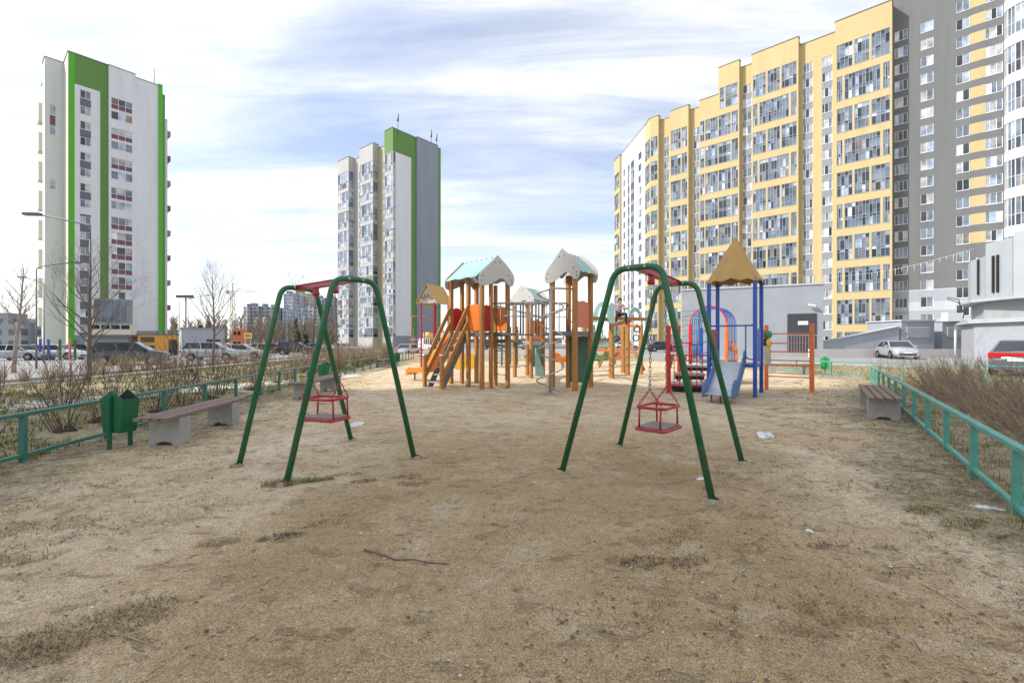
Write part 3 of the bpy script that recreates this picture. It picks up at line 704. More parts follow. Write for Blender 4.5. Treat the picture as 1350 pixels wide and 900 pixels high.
# ------------------------------------------------------------------ child sitting on the beam
def person():
    r = thing('person', 'child in checked jacket and dark trousers sitting on the timber beam', 'person', BEAMA.lerp(BEAMB, .12)+V(0, 0, .065))
    J = {'pel': (0, 0, .10), 'sp': (.015, .0, .27), 'ch': (.03, -.01, .41), 'nk': (.035, -.015, .51), 'hd': (.05, -.03, .60), 'ht': (.055, -.03, .68),
         'sl': (-.09, .06, .45), 'el': (-.02, -.06, .26), 'hl': (.16, -.14, .30), 'sr': (.13, -.09, .45), 'er': (.22, -.13, .27), 'hr': (.36, -.14, .36),
         'hipl': (-.06, .0, .08), 'knl': (-.13, -.33, .09), 'anl': (-.20, -.36, -.24), 'tol': (-.21, -.47, -.29), 'hipr': (.09, -.03, .08), 'knr': (.20, -.34, .09), 'anr': (.20, -.34, -.26), 'tor': (.22, -.46, -.30)}
    R = {'pel': .115, 'sp': .105, 'ch': .12, 'nk': .045, 'hd': .085, 'ht': .075, 'sl': .062, 'el': .043, 'hl': .03, 'sr': .062, 'er': .043, 'hr': .03,
         'hipl': .085, 'knl': .06, 'anl': .042, 'tol': .035, 'hipr': .085, 'knr': .06, 'anr': .042, 'tor': .035}
    E = [('pel', 'sp'), ('sp', 'ch'), ('ch', 'nk'), ('nk', 'hd'), ('hd', 'ht'), ('ch', 'sl'), ('sl', 'el'), ('el', 'hl'), ('ch', 'sr'), ('sr', 'er'), ('er', 'hr'),
         ('pel', 'hipl'), ('hipl', 'knl'), ('knl', 'anl'), ('anl', 'tol'), ('pel', 'hipr'), ('hipr', 'knr'), ('knr', 'anr'), ('anr', 'tor')]
    for h, el in (('hl', 'el'), ('hr', 'er')):      # fingers closing on the arch in front
        hv = Vector(J[h]); d = (hv-Vector(J[el])).normalized(); sd_ = d.cross(UPZ).normalized()
        for k, (off, ln) in enumerate(((-.022, .045), (-.008, .055), (.008, .052), (.022, .042))):
            b0 = hv+d*.035+sd_*off; n0 = h+'f%da' % k; n1 = h+'f%db' % k
            J[n0] = tuple(b0); J[n1] = tuple(b0+d*ln*.6-UPZ*ln*.7); R[n0] = .010; R[n1] = .008; E += [(h, n0), (n0, n1)]
        J[h+'t'] = tuple(hv+sd_*.035+d*.015-UPZ*.01); R[h+'t'] = .010; E.append((h, h+'t'))
    keys = list(J); me = bpy.data.meshes.new('body'); me.from_pydata([J[k] for k in keys], [(keys.index(a), keys.index(b)) for a, b in E], [])
    o = bpy.data.objects.new('body', me); COL.objects.link(o); o.parent = r
    sk = o.modifiers.new('skin', 'SKIN'); sl_ = me.skin_vertices[0].data if me.skin_vertices else None
    if sl_ is None: me.skin_vertices.new(name='skin') if hasattr(me.skin_vertices, 'new') else None; sl_ = me.skin_vertices[0].data
    for i, k in enumerate(keys): sl_[i].radius = (R[k], R[k]); sl_[i].use_root = (k == 'pel')
    sb = o.modifiers.new('sub', 'SUBSURF'); sb.levels = 2; sb.render_levels = 2
    bpy.context.view_layer.update()
    dg = bpy.context.evaluated_depsgraph_get(); me2 = bpy.data.meshes.new_from_object(o.evaluated_get(dg)); o.modifiers.clear(); o.data = me2
    me2.materials.clear()
    skin = M('skin', (.55, .36, .28), .55); trous = M('dark_trousers', (.015, .016, .02), .8)
    jm = bpy.data.materials.new('checked_jacket'); jm.use_nodes = True; t = jm.node_tree; ck = N(t, 'ShaderNodeTexChecker'); ck.inputs['Scale'].default_value = 22
    tcx = N(t, 'ShaderNodeTexCoord'); t.links.new(tcx.outputs['Object'], ck.inputs[0]); ck.inputs[1].default_value = (.50, .36, .36, 1); ck.inputs[2].default_value = (.13, .06, .08, 1)
    t.links.new(ck.outputs[0], t.nodes['Principled BSDF'].inputs['Base Color']); t.nodes['Principled BSDF'].inputs['Roughness'].default_value = .9
    shoe = M('dark_shoes', (.02, .018, .018), .6)
    for mm in (skin, trous, jm, shoe): me2.materials.append(mm)
    hands = [Vector(J['hl']), Vector(J['hr'])]
    for p in me2.polygons:
        c = p.center; p.use_smooth = True
        if c.z > .53: p.material_index = 0
        elif min((c-h).length for h in hands) < .085: p.material_index = 0
        elif c.z > .15 and (c.y > -.2 or c.z > .2): p.material_index = 2
        elif c.z < -.23: p.material_index = 3
        else: p.material_index = 1
    hair = MB(); hair.ball((.045, -.012, .645), .092, 12, sc=(.98, 1.0, 1.03)); hair.ball((.0, .05, .57), .055, 8, sc=(.8, .8, 1.5))
    hair.build('hair', M('dark_hair', (.025, .017, .013), .6), r)
    fc = MB()
    for s in (-.03, .03): fc.ball((.085+s*.75, -.105-s*.1, .63), .011, 6)
    fc.build('eyes', BLACK, r); ns = MB(); ns.ball((.092, -.118, .605), .015, 6); ns.build('nose', skin, r)
    mo = MB(); mo.ball((.088, -.11, .573), .014, 6, sc=(1.5, .5, .4)); mo.build('mouth', M('lips', (.4, .12, .11), .5), r)
    ct = MB(); ct.prism([(-.2, .05, .30), (-.12, -.02, .30), (-.08, -.06, -.02), (-.16, .02, -.06), (-.24, .1, .0)], (-.05, -.05, .0)); ct.build('pale_coat', M('pale_coat', (.52, .49, .47), .9), r, bevel=.02)
person()

# ------------------------------------------------------------------ blue slide tower
EA = Vector((6.03, 11.29, 0)); ED = Vector((.58, .76, 0)); EL = Vector((-.76, .58, 0)); EB = EA+ED*.96; EC = EA+EL*1.13; EF = EC+ED*.96
bt = thing('slide_tower', 'blue steel play tower with ochre pyramid roof and short blue slide', 'slide', (EA+EF)/2)
for p in (EA, EB, EC, EF): post(bt, p, 2.98, w=.09, mat=BLUE, rot=math.atan2(.58, -.76))
ctr = (EA+EF)/2; apex = ctr+V(0,0,4.12)
cs = [ctr+(p-ctr)*1.10 for p in (EA, EB, EF, EC)]
rc = [c+V(0,0,2.90) for c in cs]
for i in range(4):
    a, b = rc[i], rc[(i+1) % 4]; pts = [apex, b]
    for k in range(11, 0, -1):
        u = k/12; pts.append(a.lerp(b, u)+V(0,0,.07*math.sin(math.pi*u)-.035*math.cos(math.pi*6*u)))
    pts.append(a); n = (b-a).cross(apex-a).normalized(); m = MB(); m.prism(pts, n*.02); o = m.build('roof_panel', OCHRE, bt, True)
    bl = MB()
    for u, v in ((.5, .72), (.3, .35), (.7, .35), (.12, .08), (.88, .08)):
        q = a.lerp(b, u).lerp(apex, v); bl.lathe([(0, .012), (.016, .008), (.018, 0)], q+n*(.02 if n.dot(q-ctr) > 0 else 0), 6, n if n.dot(q-ctr) > 0 else -n)
    bl.build('bolts', BLACK, o, True)
ZE = .82
deck(bt, [EA, EB, EF, EC], ZE, .07, BLUE)
m = MB(); m.prism([(p.x, p.y, ZE+.003) for p in (EA, EB, EF, EC)], (0, 0, .02)); m.build('deck_board', LTDECK, bt, True)
rung(bt, EA+V(0,0,1.80), EC+V(0,0,1.80), .02, BLUE, 'rail')
q1 = EA+EL*.22; m = MB(); m.tube(fillet([q1+V(0,0,1.8), q1+V(0,0,1.0), EA+EL*.12+V(0,0,.95), EA+V(0,0,.95)], .1), .017, 8); m.build('guard_bar', BLUE, bt, True)
q1 = EC-EL*.22; m = MB(); m.tube(fillet([q1+V(0,0,1.8), q1+V(0,0,1.0), EC-EL*.12+V(0,0,.95), EC+V(0,0,.95)], .1), .017, 8); m.build('guard_bar', BLUE, bt, True)
panel(bt, EA, EB, ZE+.06, 1.72, BLUE, wavy=False); panel(bt, EC, EF, ZE+.06, 1.72, DARKRED, wavy=False)
# slide
so_ = (EA+EC)/2+V(0,0,ZE); dirn = -ED.normalized(); ax = EL.normalized(); hw = .30
prof = [(0, .06), (.10, .055), (.22, -.02), (.95, -.55), (1.10, -.615), (1.25, -.635), (1.40, -.645)]
m = MB()
for k in range(len(prof)-1):
    a0 = so_+dirn*prof[k][0]+V(0,0,prof[k][1]); a1 = so_+dirn*prof[k+1][0]+V(0,0,prof[k+1][1])
    m.raw([a0+ax*hw, a0-ax*hw, a1-ax*hw, a1+ax*hw, a0+ax*hw-V(0,0,.015), a0-ax*hw-V(0,0,.015), a1-ax*hw-V(0,0,.015), a1+ax*hw-V(0,0,.015)], [(0, 3, 2, 1), (4, 5, 6, 7), (0, 1, 5, 4), (2, 3, 7, 6)], smooth=False)
m.build('slide_bed', SLIDEBED, bt, True)
for s in (-1, 1):
    out = [(-.02, .10), (-.03, .30), (.05, .36), (.13, .34), (.20, .22), (.86, -.28), (.93, -.33), (1.02, -.31), (1.18, -.31), (1.38, -.40), (1.47, -.52), (1.48, -.66), (1.42, -.72), (1.05, -.72), (.9, -.66), (.15, -.12), (.02, -.05)]
    m = MB(); m.prism([so_+dirn*x+V(0,0,z)+ax*s*hw for x, z in out], ax*s*.035); m.build('slide_side', SLIDEBLUE, bt, True)
m = MB(); q = so_+dirn*1.15; m.tube([q+V(0,0,-.65), (q.x, q.y, -.05)], .02, 7); m.tube([q+ax*.2+V(0,0,-.65), (q.x+ax.x*.2, q.y+ax.y*.2, -.05)], .02, 7); m.build('slide_leg', DKSTEEL, bt, True)

# ------------------------------------------------------------------ low red and blue play deck with hooped tunnel
F1 = Vector((6.07, 15.5, 0)); FD = Vector((.76, -.58, 0)); F2 = F1+FD*1.2; FN = Vector((.58, .76, 0))
ht = thing('hoop_tunnel', 'red and blue hooped tunnel over a low play deck behind the slide tower', 'climbing frame', F1)
for i in range(7):
    o_ = FN*(i*.245); c = (F1+F2)/2+o_; k = 18; pts = [F1+o_+V(0,0,.75)]
    for j in range(k+1):
        t = math.pi*j/k; pts.append(c-FD*.6*math.cos(t)+V(0,0,1.98+.60*math.sin(t)))
    pts.append(F2+o_+V(0,0,.75)); m = MB(); m.tube(pts, .024 if i == 0 else .013, 8); m.build('hoop', BRIGHTRED if i == 0 else BLUE, ht, True)
for j in range(1, 6):
    t = math.pi*j/6; c = (F1+F2)/2-FD*.6*math.cos(t)+V(0,0,1.98+.6*math.sin(t)); rung(ht, c, c+FN*1.47, .007, BLUE, 'tie_bar')
for p, mt, h in ((F1, BRIGHTRED, 2.0), (F2, OPAINT, 2.0), (F1+FN*1.47, BLUE, 1.9), (F2+FN*1.47, OPAINT, 1.2)): post(ht, p, h, w=.09, mat=mt, rot=-.65)
deck(ht, [F1, F2, F2+FN*1.5, F1+FN*1.5], .75, .07, DKSTEEL)
for z in (1.15, .82):
    rung(ht, F2+V(0,0,z+.25), F2+FN*1.47+V(0,0,z+.25), .017, OPAINT, 'rail')
for k in range(1, 5): rung(ht, F2+FN*.3*k+V(0,0,1.05), F2+FN*.3*k+V(0,0,1.4), .014, OPAINT, 'baluster')
for k in range(1, 7): rung(ht, F1+FN*.2*k+V(0,0,.8), F1+FN*.2*k+V(0,0,1.3), .012, BLUE, 'baluster')
rung(ht, F1+V(0,0,1.3), F1+FN*1.47+V(0,0,1.3), .017, BLUE, 'rail')

rd = thing('play_steps', 'low wooden play steps with bright red posts and barred red railing', 'play steps', (4.3, 12.4, 0))
RP = [Vector((4.23, 12.3, 0)), Vector((5.72, 15.6, 0)), Vector((5.0, 14.1, 0))]
post(rd, RP[0], 1.82, w=.09, mat=BRIGHTRED, rot=.3); post(rd, RP[1], 1.95, w=.09, mat=BRIGHTRED, rot=.3)
ra, rb_ = Vector((4.23, 12.3, 0)), Vector((5.2, 12.05, 0))
for z in (.22, 1.03): rung(rd, ra+V(0,0,z), rb_+V(0,0,z), .018, BRIGHTRED, 'rail')
for k in range(1, 7): rung(rd, ra.lerp(rb_, k/7)+V(0,0,.22), ra.lerp(rb_, k/7)+V(0,0,1.03), .011, BRIGHTRED, 'baluster')
ra2, rb2 = RP[1]-V(.05,.1,0), F1-V(.05,.05,0)
for z in (.75, 1.35): rung(rd, ra2+V(-.4,0,z), rb2+V(.1,0,z), .018, BRIGHTRED, 'rail')
for k in range(0, 7): rung(rd, (ra2+V(-.4,0,0)).lerp(rb2, k/7)+V(0,0,.75), (ra2+V(-.4,0,0)).lerp(rb2, k/7)+V(0,0,1.35), .011, BRIGHTRED, 'baluster')
for (c, z, sx, sy) in (((4.95, 12.9), .20, .52, .45), ((5.35, 13.75), .42, .5, .4), ((5.9, 14.6), .62, .5, .4)):
    m = MB(); m.obox((c[0], c[1], z), (sx*.8, -sx*.25, 0), (sy*.3, sy*.9, 0), (0, 0, .035)); o = m.build('step', LTDECK, rd, True)
    m = MB(); m.obox((c[0], c[1], z-.09), (sx*.76, -sx*.24, 0), (sy*.28, sy*.84, 0), (0, 0, .05)); m.build('step_frame', BLACK, rd, True)
    for s in (-1, 1): rung(rd, (c[0]+s*sx*.6, c[1]-s*.15, -.05), (c[0]+s*sx*.6, c[1]-s*.15, z-.05), .02, DKSTEEL, 'leg')

# ------------------------------------------------------------------ orange climbing bars
gb = thing('climbing_bars', 'orange painted ladder of horizontal climbing bars with spinner discs', 'climbing frame', (8.21, 12.46, 0))
GA = Vector((7.38, 13.2, 0)); GBp = Vector((8.21, 12.46, 0))
post(gb, GA, 1.88, w=.095, mat=OPAINT, rot=-.73); post(gb, GBp, 1.90, w=.105, mat=OPAINT, rot=-.73)
for z in (.40, .72, .86, 1.11, 1.35, 1.62): rung(gb, GA+V(0,0,z), GBp+V(0,0,z), .017, OPAINT, 'bar')
for (dx, z, mt) in ((.02, 1.60, M('spinner_green', (.02, .26, .09), .5)), (.02, 1.36, YELLOWP), (-.10, 1.62, M('spinner_olive', (.25, .16, .02), .5)), (-.10, 1.38, BLACK)):
    m = MB(); q = GA+V(dx, -.09, z); nn = V(.35, -.93, 0)
    m.lathe([(0, .03), (.085, .03), (.115, .015), (.115, -.015), (0, -.02)], q, 12, nn); m.build('spinner_disc', mt, gb, True)
m = MB(); q = GA+V(-.02, -.09, 0); m.obox(q+V(0,0,1.0), (.10, .03, 0), (-.01, .012, 0), (0, 0, .28)); m.build('puzzle_board', TAN, gb, True)

# ------------------------------------------------------------------ little red tower with gable roof, far left of the castle
h0 = Vector((-4.55, 24.0, 0)); hx = Vector((.62, -.25, 0)).normalized(); hy = Vector((.35, .9, 0)).normalized()
rh = thing('play_house', 'small red steel play tower with ochre gable roof behind the castle stairs', 'play house', h0)
HC = [h0-hx*.40, h0+hx*.40, h0+hx*.40+hy*1.25, h0-hx*.40+hy*1.25]
HC = [Vector((-4.82, 24.2, 0)), Vector((-4.1, 24.0, 0)), Vector((-3.55, 25.3, 0)), Vector((-4.27, 25.5, 0))]
for p in HC: post(rh, p, 3.45, w=.085, mat=RED, rot=.2)
g1 = (HC[0]+HC[1])/2; g2 = (HC[2]+HC[3])/2; hd = (HC[1]-HC[0]).normalized()*.62; od = (g2-g1).normalized()*.15
for s in (-1, 1):
    m = MB(); a = g1-od+V(0,0,4.42); b = g2+od+V(0,0,4.42); pts = [a, b, g2+od+hd*s+V(0,0,3.38), g1-od+hd*s+V(0,0,3.38)]; m.prism(pts, V(0, 0, .03)); m.build('roof_sheet', OCHRE, rh, True)
m = MB(); m.prism([g1-hd*.95+V(0,0,3.42), g1+hd*.95+V(0,0,3.42), g1+V(0,0,4.36)], od.normalized()*.03); o = m.build('gable_panel', ONION, rh, True)
for a in (-60, -30, 0, 30, 60):
    m = MB(); q = g1-od.normalized()*.012+V(0,0,3.55); dv = hd.normalized()*math.sin(math.radians(a))+V(0,0,math.cos(math.radians(a)))
    m.prism([q+dv*.12, q+dv*.30+dv.cross(od.normalized())*.06, q+dv*.42, q+dv*.30-dv.cross(od.normalized())*.06], -od.normalized()*.008); m.build('sunburst_cutout', BROWNP, o, True)
deck(rh, HC, 1.0, .1, LTDECK)
for i in (0, 1, 3):
    a, b = HC[i], HC[(i+1) % 4]; rung(rh, a+V(0,0,1.9), b+V(0,0,1.9), .02, RED, 'rail')
    for k in range(1, 6): rung(rh, a.lerp(b, k/6)+V(0,0,1.05), a.lerp(b, k/6)+V(0,0,1.9), .012, WHITEP if i == 0 else RED, 'baluster')
m = MB(); m.tube(fillet([HC[0]+V(-.55,.1,.4), HC[0]+V(-.55,.1,2.75), HC[0]+V(-.1,0,2.75)], .1), .02, 7); m.tube(fillet([HC[0]+V(-.15,.6,.4), HC[0]+V(-.15,.6,2.75), HC[0]+V(.5,.6,2.75)], .1), .02, 7); m.build('hoop_rail', SALMON, rh, True)
for z in (.3, .62, .95, 1.25, 1.5): rung(rh, HC[0]+V(-.6,.1,z), HC[0]+V(-.05,0,z), .022, SALMON, 'rung')
m = MB(); c = HC[1]+V(-.3,-.08,1.72); m.lathe([(0, .02), (.17, .02), (.17, -.02), (0, -.02)], c, 14, (0, 1, 0)); m.build('yellow_wheel', YELLOWP, rh, True)
m = MB(); m.obox(HC[1]+V(.15,-.1,.75), (.4, -.1, 0), (0, .02, 0), (0, 0, .22)); m.build('yellow_panel', YELLOWP, rh, True)
m = MB(); q = HC[1]+V(.5,.2,1.0); m.bar(q, q+V(1.6,-1.0,-.75), .5, .05); m.build('blue_chute', BLUE, rh, True)

# ------------------------------------------------------------------ small far toys
def spring_toy(label, loc, rot, body, accent, s=1.0, kind='crawler'):
    r = thing('spring_toy', label, 'spring rider', loc, rot); r.scale = (s, s, s)
    m = MB(); hel = [(.09*math.cos(k*.9), .09*math.sin(k*.9), .02+.3*k/30) for k in range(31)]; m.tube(hel, .014, 5); m.build('spring', BLACK, r)
    prof = [(-.5, .35), (-.52, .6), (-.4, .78), (-.22, .72), (-.12, .58), (.1, .55), (.25, .62), (.36, .9), (.5, .98), (.62, .9), (.62, .7), (.5, .58), (.5, .36), (.3, .28), (-.3, .28)]
    for y in (-.16, .13):
        m = MB(); m.prism([(x, y, z) for x, z in prof], (0, .03, 0)); m.build('side_panel', body, r)
    m = MB(); m.box(-.3, .15, -.17, .17, .5, .54); m.build('seat', accent, r)
    m = MB(); m.tube([(.3, -.3, .8), (.3, .3, .8)], .018, 6); m.build('handle', accent, r)
    m = MB(); m.lathe([(0, .035), (.11, .03), (.11, -.03), (0, -.035)], (.46, -.17, .8), 10, (0, 1, 0)); m.build('face_disc', accent, r)
    return r
spring_toy('orange spring rider with yellow disc behind the spiral tower', (2.7, 24.2, 0), .2, ORANGE, YELLOWP, 1.05)
spring_toy('green and yellow spring rider behind the mint arched frame', (4.9, 25.5, 0), .1, M('toy_green', (.05, .35, .06), .5), YELLOWP, 1.15)
spring_toy('orange spring rider near the mint climbing frame', (6.2, 27.5, 0), .3, ORANGE, BRIGHTRED, 1.1)
sb_ = thing('seesaw', 'orange seesaw plank on timber stands behind the climbing frame', 'seesaw', (5.3, 24.3, 0))
m = MB(); m.bar((4.4, 24.5, .95), (6.7, 24.2, .80), .3, .10); m.build('plank', ORANGE, sb_, True)
for x in (5.0, 5.6):
    m = MB(); m.bar((x-.35, 24.4, -.05), (x+.1, 24.4, .95), .09, .09); m.build('stand', WOOD, sb_, True)
pf = thing('climbing_net', 'yellow and green posts with rope net far behind the castle', 'climbing frame', (1.1, 27, 0))
for i, (x, y, mt) in enumerate(((-.6, 26.5, BINGREEN), (.3, 27.2, BINGREEN), (-.1, 28, BINGREEN), (2.3, 26, BLUE), (-1.0, 28.2, BINGREEN))):
    post(pf, (x, y), 2.3, w=.08, mat=mt)
for z in (.35, .7, 1.05, 1.4, 1.75):
    rung(pf, (-.6, 26.5, z), (.3, 27.2, z), .02, BRIGHTRED if z == .7 else STEEL, 'rope'); rung(pf, (.3, 27.2, z), (-.1, 28, z), .02, STEEL, 'rope')
    rung(pf, (-1.0, 28.2, z), (-.6, 26.5, z), .02, STEEL, 'rope')
m = MB(); m.obox((-2.35, 23, .34), (.5, 0, 0), (0, .02, 0), (0, 0, .42)); tag(m.build('play_board', YELLOWP), 'yellow play board standing behind the castle posts', 'play panel')
# ------------------------------------------------------------------ buildings
def WM(name, col, var=.06, dirt=.32, dc=None):
    m = M(name, col, .85, var=var, scale=.5, bump=.05, bscale=8, dirt=dirt, dirtcol=dc or tuple(c*.72 for c in col), dscale=.55, stretch=(1, 1, .09))
    t = m.node_tree; b = t.nodes['Principled BSDF']; src = b.inputs['Base Color'].links[0].from_socket; tcn = N(t, 'ShaderNodeTexCoord'); sp = N(t, 'ShaderNodeSeparateXYZ'); t.links.new(tcn.outputs['Object'], sp.inputs[0])
    j = math_n(t, 'LESS_THAN', math_n(t, 'FRACT', math_n(t, 'DIVIDE', sp.outputs[2], 2.9)), .022)      # panel joints at each floor
    t.links.new(mix_n(t, math_n(t, 'MULTIPLY', j, .22), src, tuple(c*.5 for c in col)), b.inputs['Base Color']); return m
YEL = WM('yellow_render', (.56, .445, .225)); GREYW = WM('mid_grey_render', (.165, .172, .173)); LGREYW = WM('light_grey_render', (.37, .40, .44))
PALEG = WM('pale_grey_band', (.50, .52, .55)); WHITEW = WM('white_render', (.74, .74, .75)); SPAN = WM('grey_spandrel', (.27, .285, .31))
GRN = WM('green_render', (.125, .255, .07)); LIMEW = WM('lime_render', (.10, .43, .035)); OFFW = WM('pale_render', (.47, .465, .445)); BEIGE = WM('beige_render', (.47, .415, .30))
BLUEG = WM('blue_grey_render', (.26, .29, .34)); LILAC = WM('lilac_white_render', (.69, .70, .73)); MINTW = WM('pale_mint_render', (.60, .66, .635)); SLATE = WM('slate_panel', (.13, .155, .21)); PURPLE = M('purple_glass_panel', (.16, .045, .085), .25, var=.2)
CREAM = WM('cream_render', (.66, .62, .53)); ROOFM = M('roof_felt', (.08, .08, .08), .9); COPING = M('metal_coping', (.24, .24, .25), .5, metal=.4)
FRW = M('white_window_frame', (.78, .79, .80), .4, var=.03); FRG = M('grey_aluminium_frame', (.33, .37, .43), .45, metal=.2, var=.08); FRL = M('light_aluminium_frame', (.52, .54, .56), .45, metal=.2, var=.05)
GD = glass('dark_glass', (.035, .042, .05)); GB_ = glass('blue_grey_glass', (.16, .20, .245)); GC = glass('curtained_glass', (.42, .42, .42), .12); GW = glass('white_blind_glass', (.70, .71, .72), .15); GT = glass('tan_room_glass', (.24, .19, .14), .08)
GS = glass('sky_glass', (.38, .45, .55), .05, 1.8, .25)
GL = [GD, GB_, GC, GW, GT, GS]
WARM = [.20, .30, .20, .10, .06, .14]; PALE = [.14, .27, .30, .07, .04, .18]; SILV = [.24, .57, .06, .02, .04, .07]; SILT = [.10, .33, .20, .05, .01, .31]; DARKW = [.42, .34, .08, .03, .05, .08]
WCACHE = {}
def pick(wt):
    x = random.random()*sum(wt)
    for i, q in enumerate(wt):
        x -= q
        if x <= 0: return i
    return 0
def win_meshes(w_, h, nx, tiers, frame, wt, panels, var):
    key = (round(w_, 2), round(h, 2), nx, tuple(tiers), frame.name, tuple(wt), panels, var)
    if key in WCACHE: return WCACHE[key]
    fw = .07; fm = MB(); y0, y1 = .05, .13
    fm.box(0, w_, y0, y1, 0, fw); fm.box(0, w_, y0, y1, h-fw, h); fm.box(0, fw, y0, y1, fw+.001, h-fw-.001); fm.box(w_-fw, w_, y0, y1, fw+.001, h-fw-.001)
    xs = [fw+(w_-2*fw)*i/nx for i in range(nx+1)]
    if var % 2 and nx > 2: xs[1] = fw+(w_-2*fw)*.75/nx
    for x in xs[1:-1]: fm.box(x-fw*.42, x+fw*.42, y0-.004, y1-.004, fw+.001, h-fw-.001)
    zs = [0]+list(tiers)+[h]
    for z in zs[1:-1]: fm.box(fw+.001, w_-fw-.001, y0-.01, y1-.01, z-fw*.42, z+fw*.42)
    fm.box(-.03, w_+.03, -.05, .05, -.05, -.004)     # sill
    pm = []; 
    for ti in range(len(zs)-1):
        for i in range(nx):
            a, b = xs[i], xs[i+1]; c, d = zs[ti], zs[ti+1]; q = MB(); mi = pick(wt)
            if ti in panels: mi = 6
            elif random.random() < .03: mi = 0
            tilt = random.uniform(-.012, .012); q.face([(a, .10+tilt, c), (b, .10-tilt, c), (b, .10-tilt, d), (a, .10+tilt, d)], mi); pm.append(q)
    allp = MB()
    for q in pm: allp.raw(q.v, q.f, q.m[0])
    WCACHE[key] = (fm.mesh('window', frame), allp, pm); return WCACHE[key]
PANMAT = {}
def put_window(root, base, P, ang, w_, h, nx=2, tiers=(), frame=None, wt=WARM, panels=(), panel_mat=None, nvar=5, sep=False, name='window', nopane=False):
    frame = frame or FRW; var = random.randrange(nvar); fme, allp, pm = win_meshes(w_, h, nx, tiers, frame, wt, panels, var)
    o = inst(fme, root, Vector(P)-base, (0, 0, ang), name)
    mats = GL+[panel_mat or SPAN]
    if sep:
        for q in pm:
            k = ('s', id(q), mats[6].name)
            if k not in PANMAT: PANMAT[k] = q.mesh('pane', mats)
            inst(PANMAT[k], o, (0, 0, 0), None, 'pane')
    else:
        k = (id(allp), mats[6].name)
        if k not in PANMAT: PANMAT[k] = allp.mesh('panes', mats)
        inst(PANMAT[k], o, (0, 0, 0), None, 'panes')
    return o
def facade(root, base, P0, P1, H, holes, matfn, mats, z0=-.7, name='wall', depth=.22):
    "wall sheet with real openings; outward is to the right of P0->P1; hole=(s0,s1,za,zb,kwargs)"
    P0 = Vector((P0[0], P0[1], 0)); P1 = Vector((P1[0], P1[1], 0)); d = P1-P0; L = d.length; d = d/L; inn = Vector((-d.y, d.x, 0)); ang = math.atan2(d.y, d.x)
    holes = [h for h in holes if h[0] > .02 and h[1] < L-.02 and h[2] > max(z0, 0)+.02 and h[3] < H-.02]
    xs = sorted(set([0, L]+[round(v, 3) for h in holes for v in h[:2]]+[round(v, 3) for v in matfn.xs if 0 < v < L])); zs = sorted(set([z0, H]+[round(v, 3) for h in holes for v in h[2:4]]+[round(v, 3) for v in matfn.zs if z0 < v < H]))
    m = MB(); P = lambda s, z, y=0.0: P0+d*s+inn*y+V(0, 0, z)
    rows = []
    for zi in range(len(zs)-1):
        zc = (zs[zi]+zs[zi+1])/2; run = None
        hh = [h for h in holes if h[2]-.001 < zc < h[3]+.001]
        for xi in range(len(xs)-1):
            xc = (xs[xi]+xs[xi+1])/2
            if any(h[0] < xc < h[1] for h in hh): continue
            m.face([P(xs[xi], zs[zi]), P(xs[xi+1], zs[zi]), P(xs[xi+1], zs[zi+1]), P(xs[xi], zs[zi+1])], matfn(xc, zc))
    for h in holes:
        a, b, c, e = [round(v, 3) for v in h[:4]]; mi = matfn(a-.05, (c+e)/2)
        for q in ([P(a, c), P(a, e), P(a, e, depth), P(a, c, depth)], [P(b, e), P(b, c), P(b, c, depth), P(b, e, depth)], [P(b, c), P(a, c), P(a, c, depth), P(b, c, depth)], [P(a, e), P(b, e), P(b, e, depth), P(a, e, depth)]): m.face(q, mi)
    wo_ = m.build(name, mats, root, True)
    for h in holes:
        put_window(root, base, P(h[0], h[2]), ang, h[1]-h[0], h[3]-h[2], **h[4])
    cp = MB(); cp.bar(P(0, H+.05, .05), P(L, H+.05, .05), .32, .10); cp.build('coping', COPING, root, True)
    return wo_
class MF:
    def __init__(s, fn, xs=(), zs=()): s.fn = fn; s.xs = xs; s.zs = zs
    def __call__(s, x, z): return s.fn(x, z)
const = lambda i: MF(lambda x, z: i)
def s_at(P, d, px):
    k = (px-675)/FPX; return (k*P.y-P.x)/(d.x-k*d.y)
def roof_cap(root, pts, z, mat=None):
    m = MB(); m.face([(p[0], p[1], z) for p in pts]); m.build('roof', mat or ROOFM, root, True)

# ---- yellow and grey apartment block on the right
d = Vector((.735, -.678, 0)); n = Vector((-.678, -.735, 0)); Q0 = Vector((65.2, 77.7, 0)); base = Vector((60, 88, 0))
yb = thing('apartment_block', 'long yellow and grey apartment block with stacked glazed balconies', 'building', base)
MA = [YEL, GREYW, LGREYW, PALEG, WHITEW, SPAN]
def pl(px, off): P = Q0-n*off; return P+d*s_at(P, d, px)
SB = 1.1
def loggia_rows(L, a, b, k0, k1, nx, sep, ztop=55.3):
    out = []
    for k in range(k0, k1):
        zt = ztop-5.8*k; zb = max(zt-4.4, .4)
        if zt-zb < 1: continue
        tiers = [1.55, 2.3, 3.0] if zt-zb > 4 else [1.2]
        nxx = nx+(k % 2)
        out.append((a, b, zb, zt, dict(nx=nxx, tiers=(1.45, 1.95, 3.65) if zt-zb > 4 else (), frame=FRG, wt=SILV, sep=sep and k % 2 == 0, name='balcony_glazing', nvar=6)))
    return out
def piers(L, xs_): return xs_
def block(px0, px1, H, loggias, off_l, off_r, back=SB):
    A = pl(px0, 0); B = A+d*(s_at(Q0, d, px1)-s_at(Q0, d, px0)); L = (B-A).length
    facade(yb, base, A, B, H, loggias(L), const(0), MA)
    for X, flip in ((A, True), (B, False)):
        Y_ = X-n*(back if flip is True or True else back)
        if flip: facade(yb, base, A-n*off_l, A, H, [], const(0), MA)
        else: facade(yb, base, B, B-n*off_r, H, [], const(0), MA)
    roof_cap(yb, [A, B, B-n*4, A-n*4], H-.4)
    return A, B
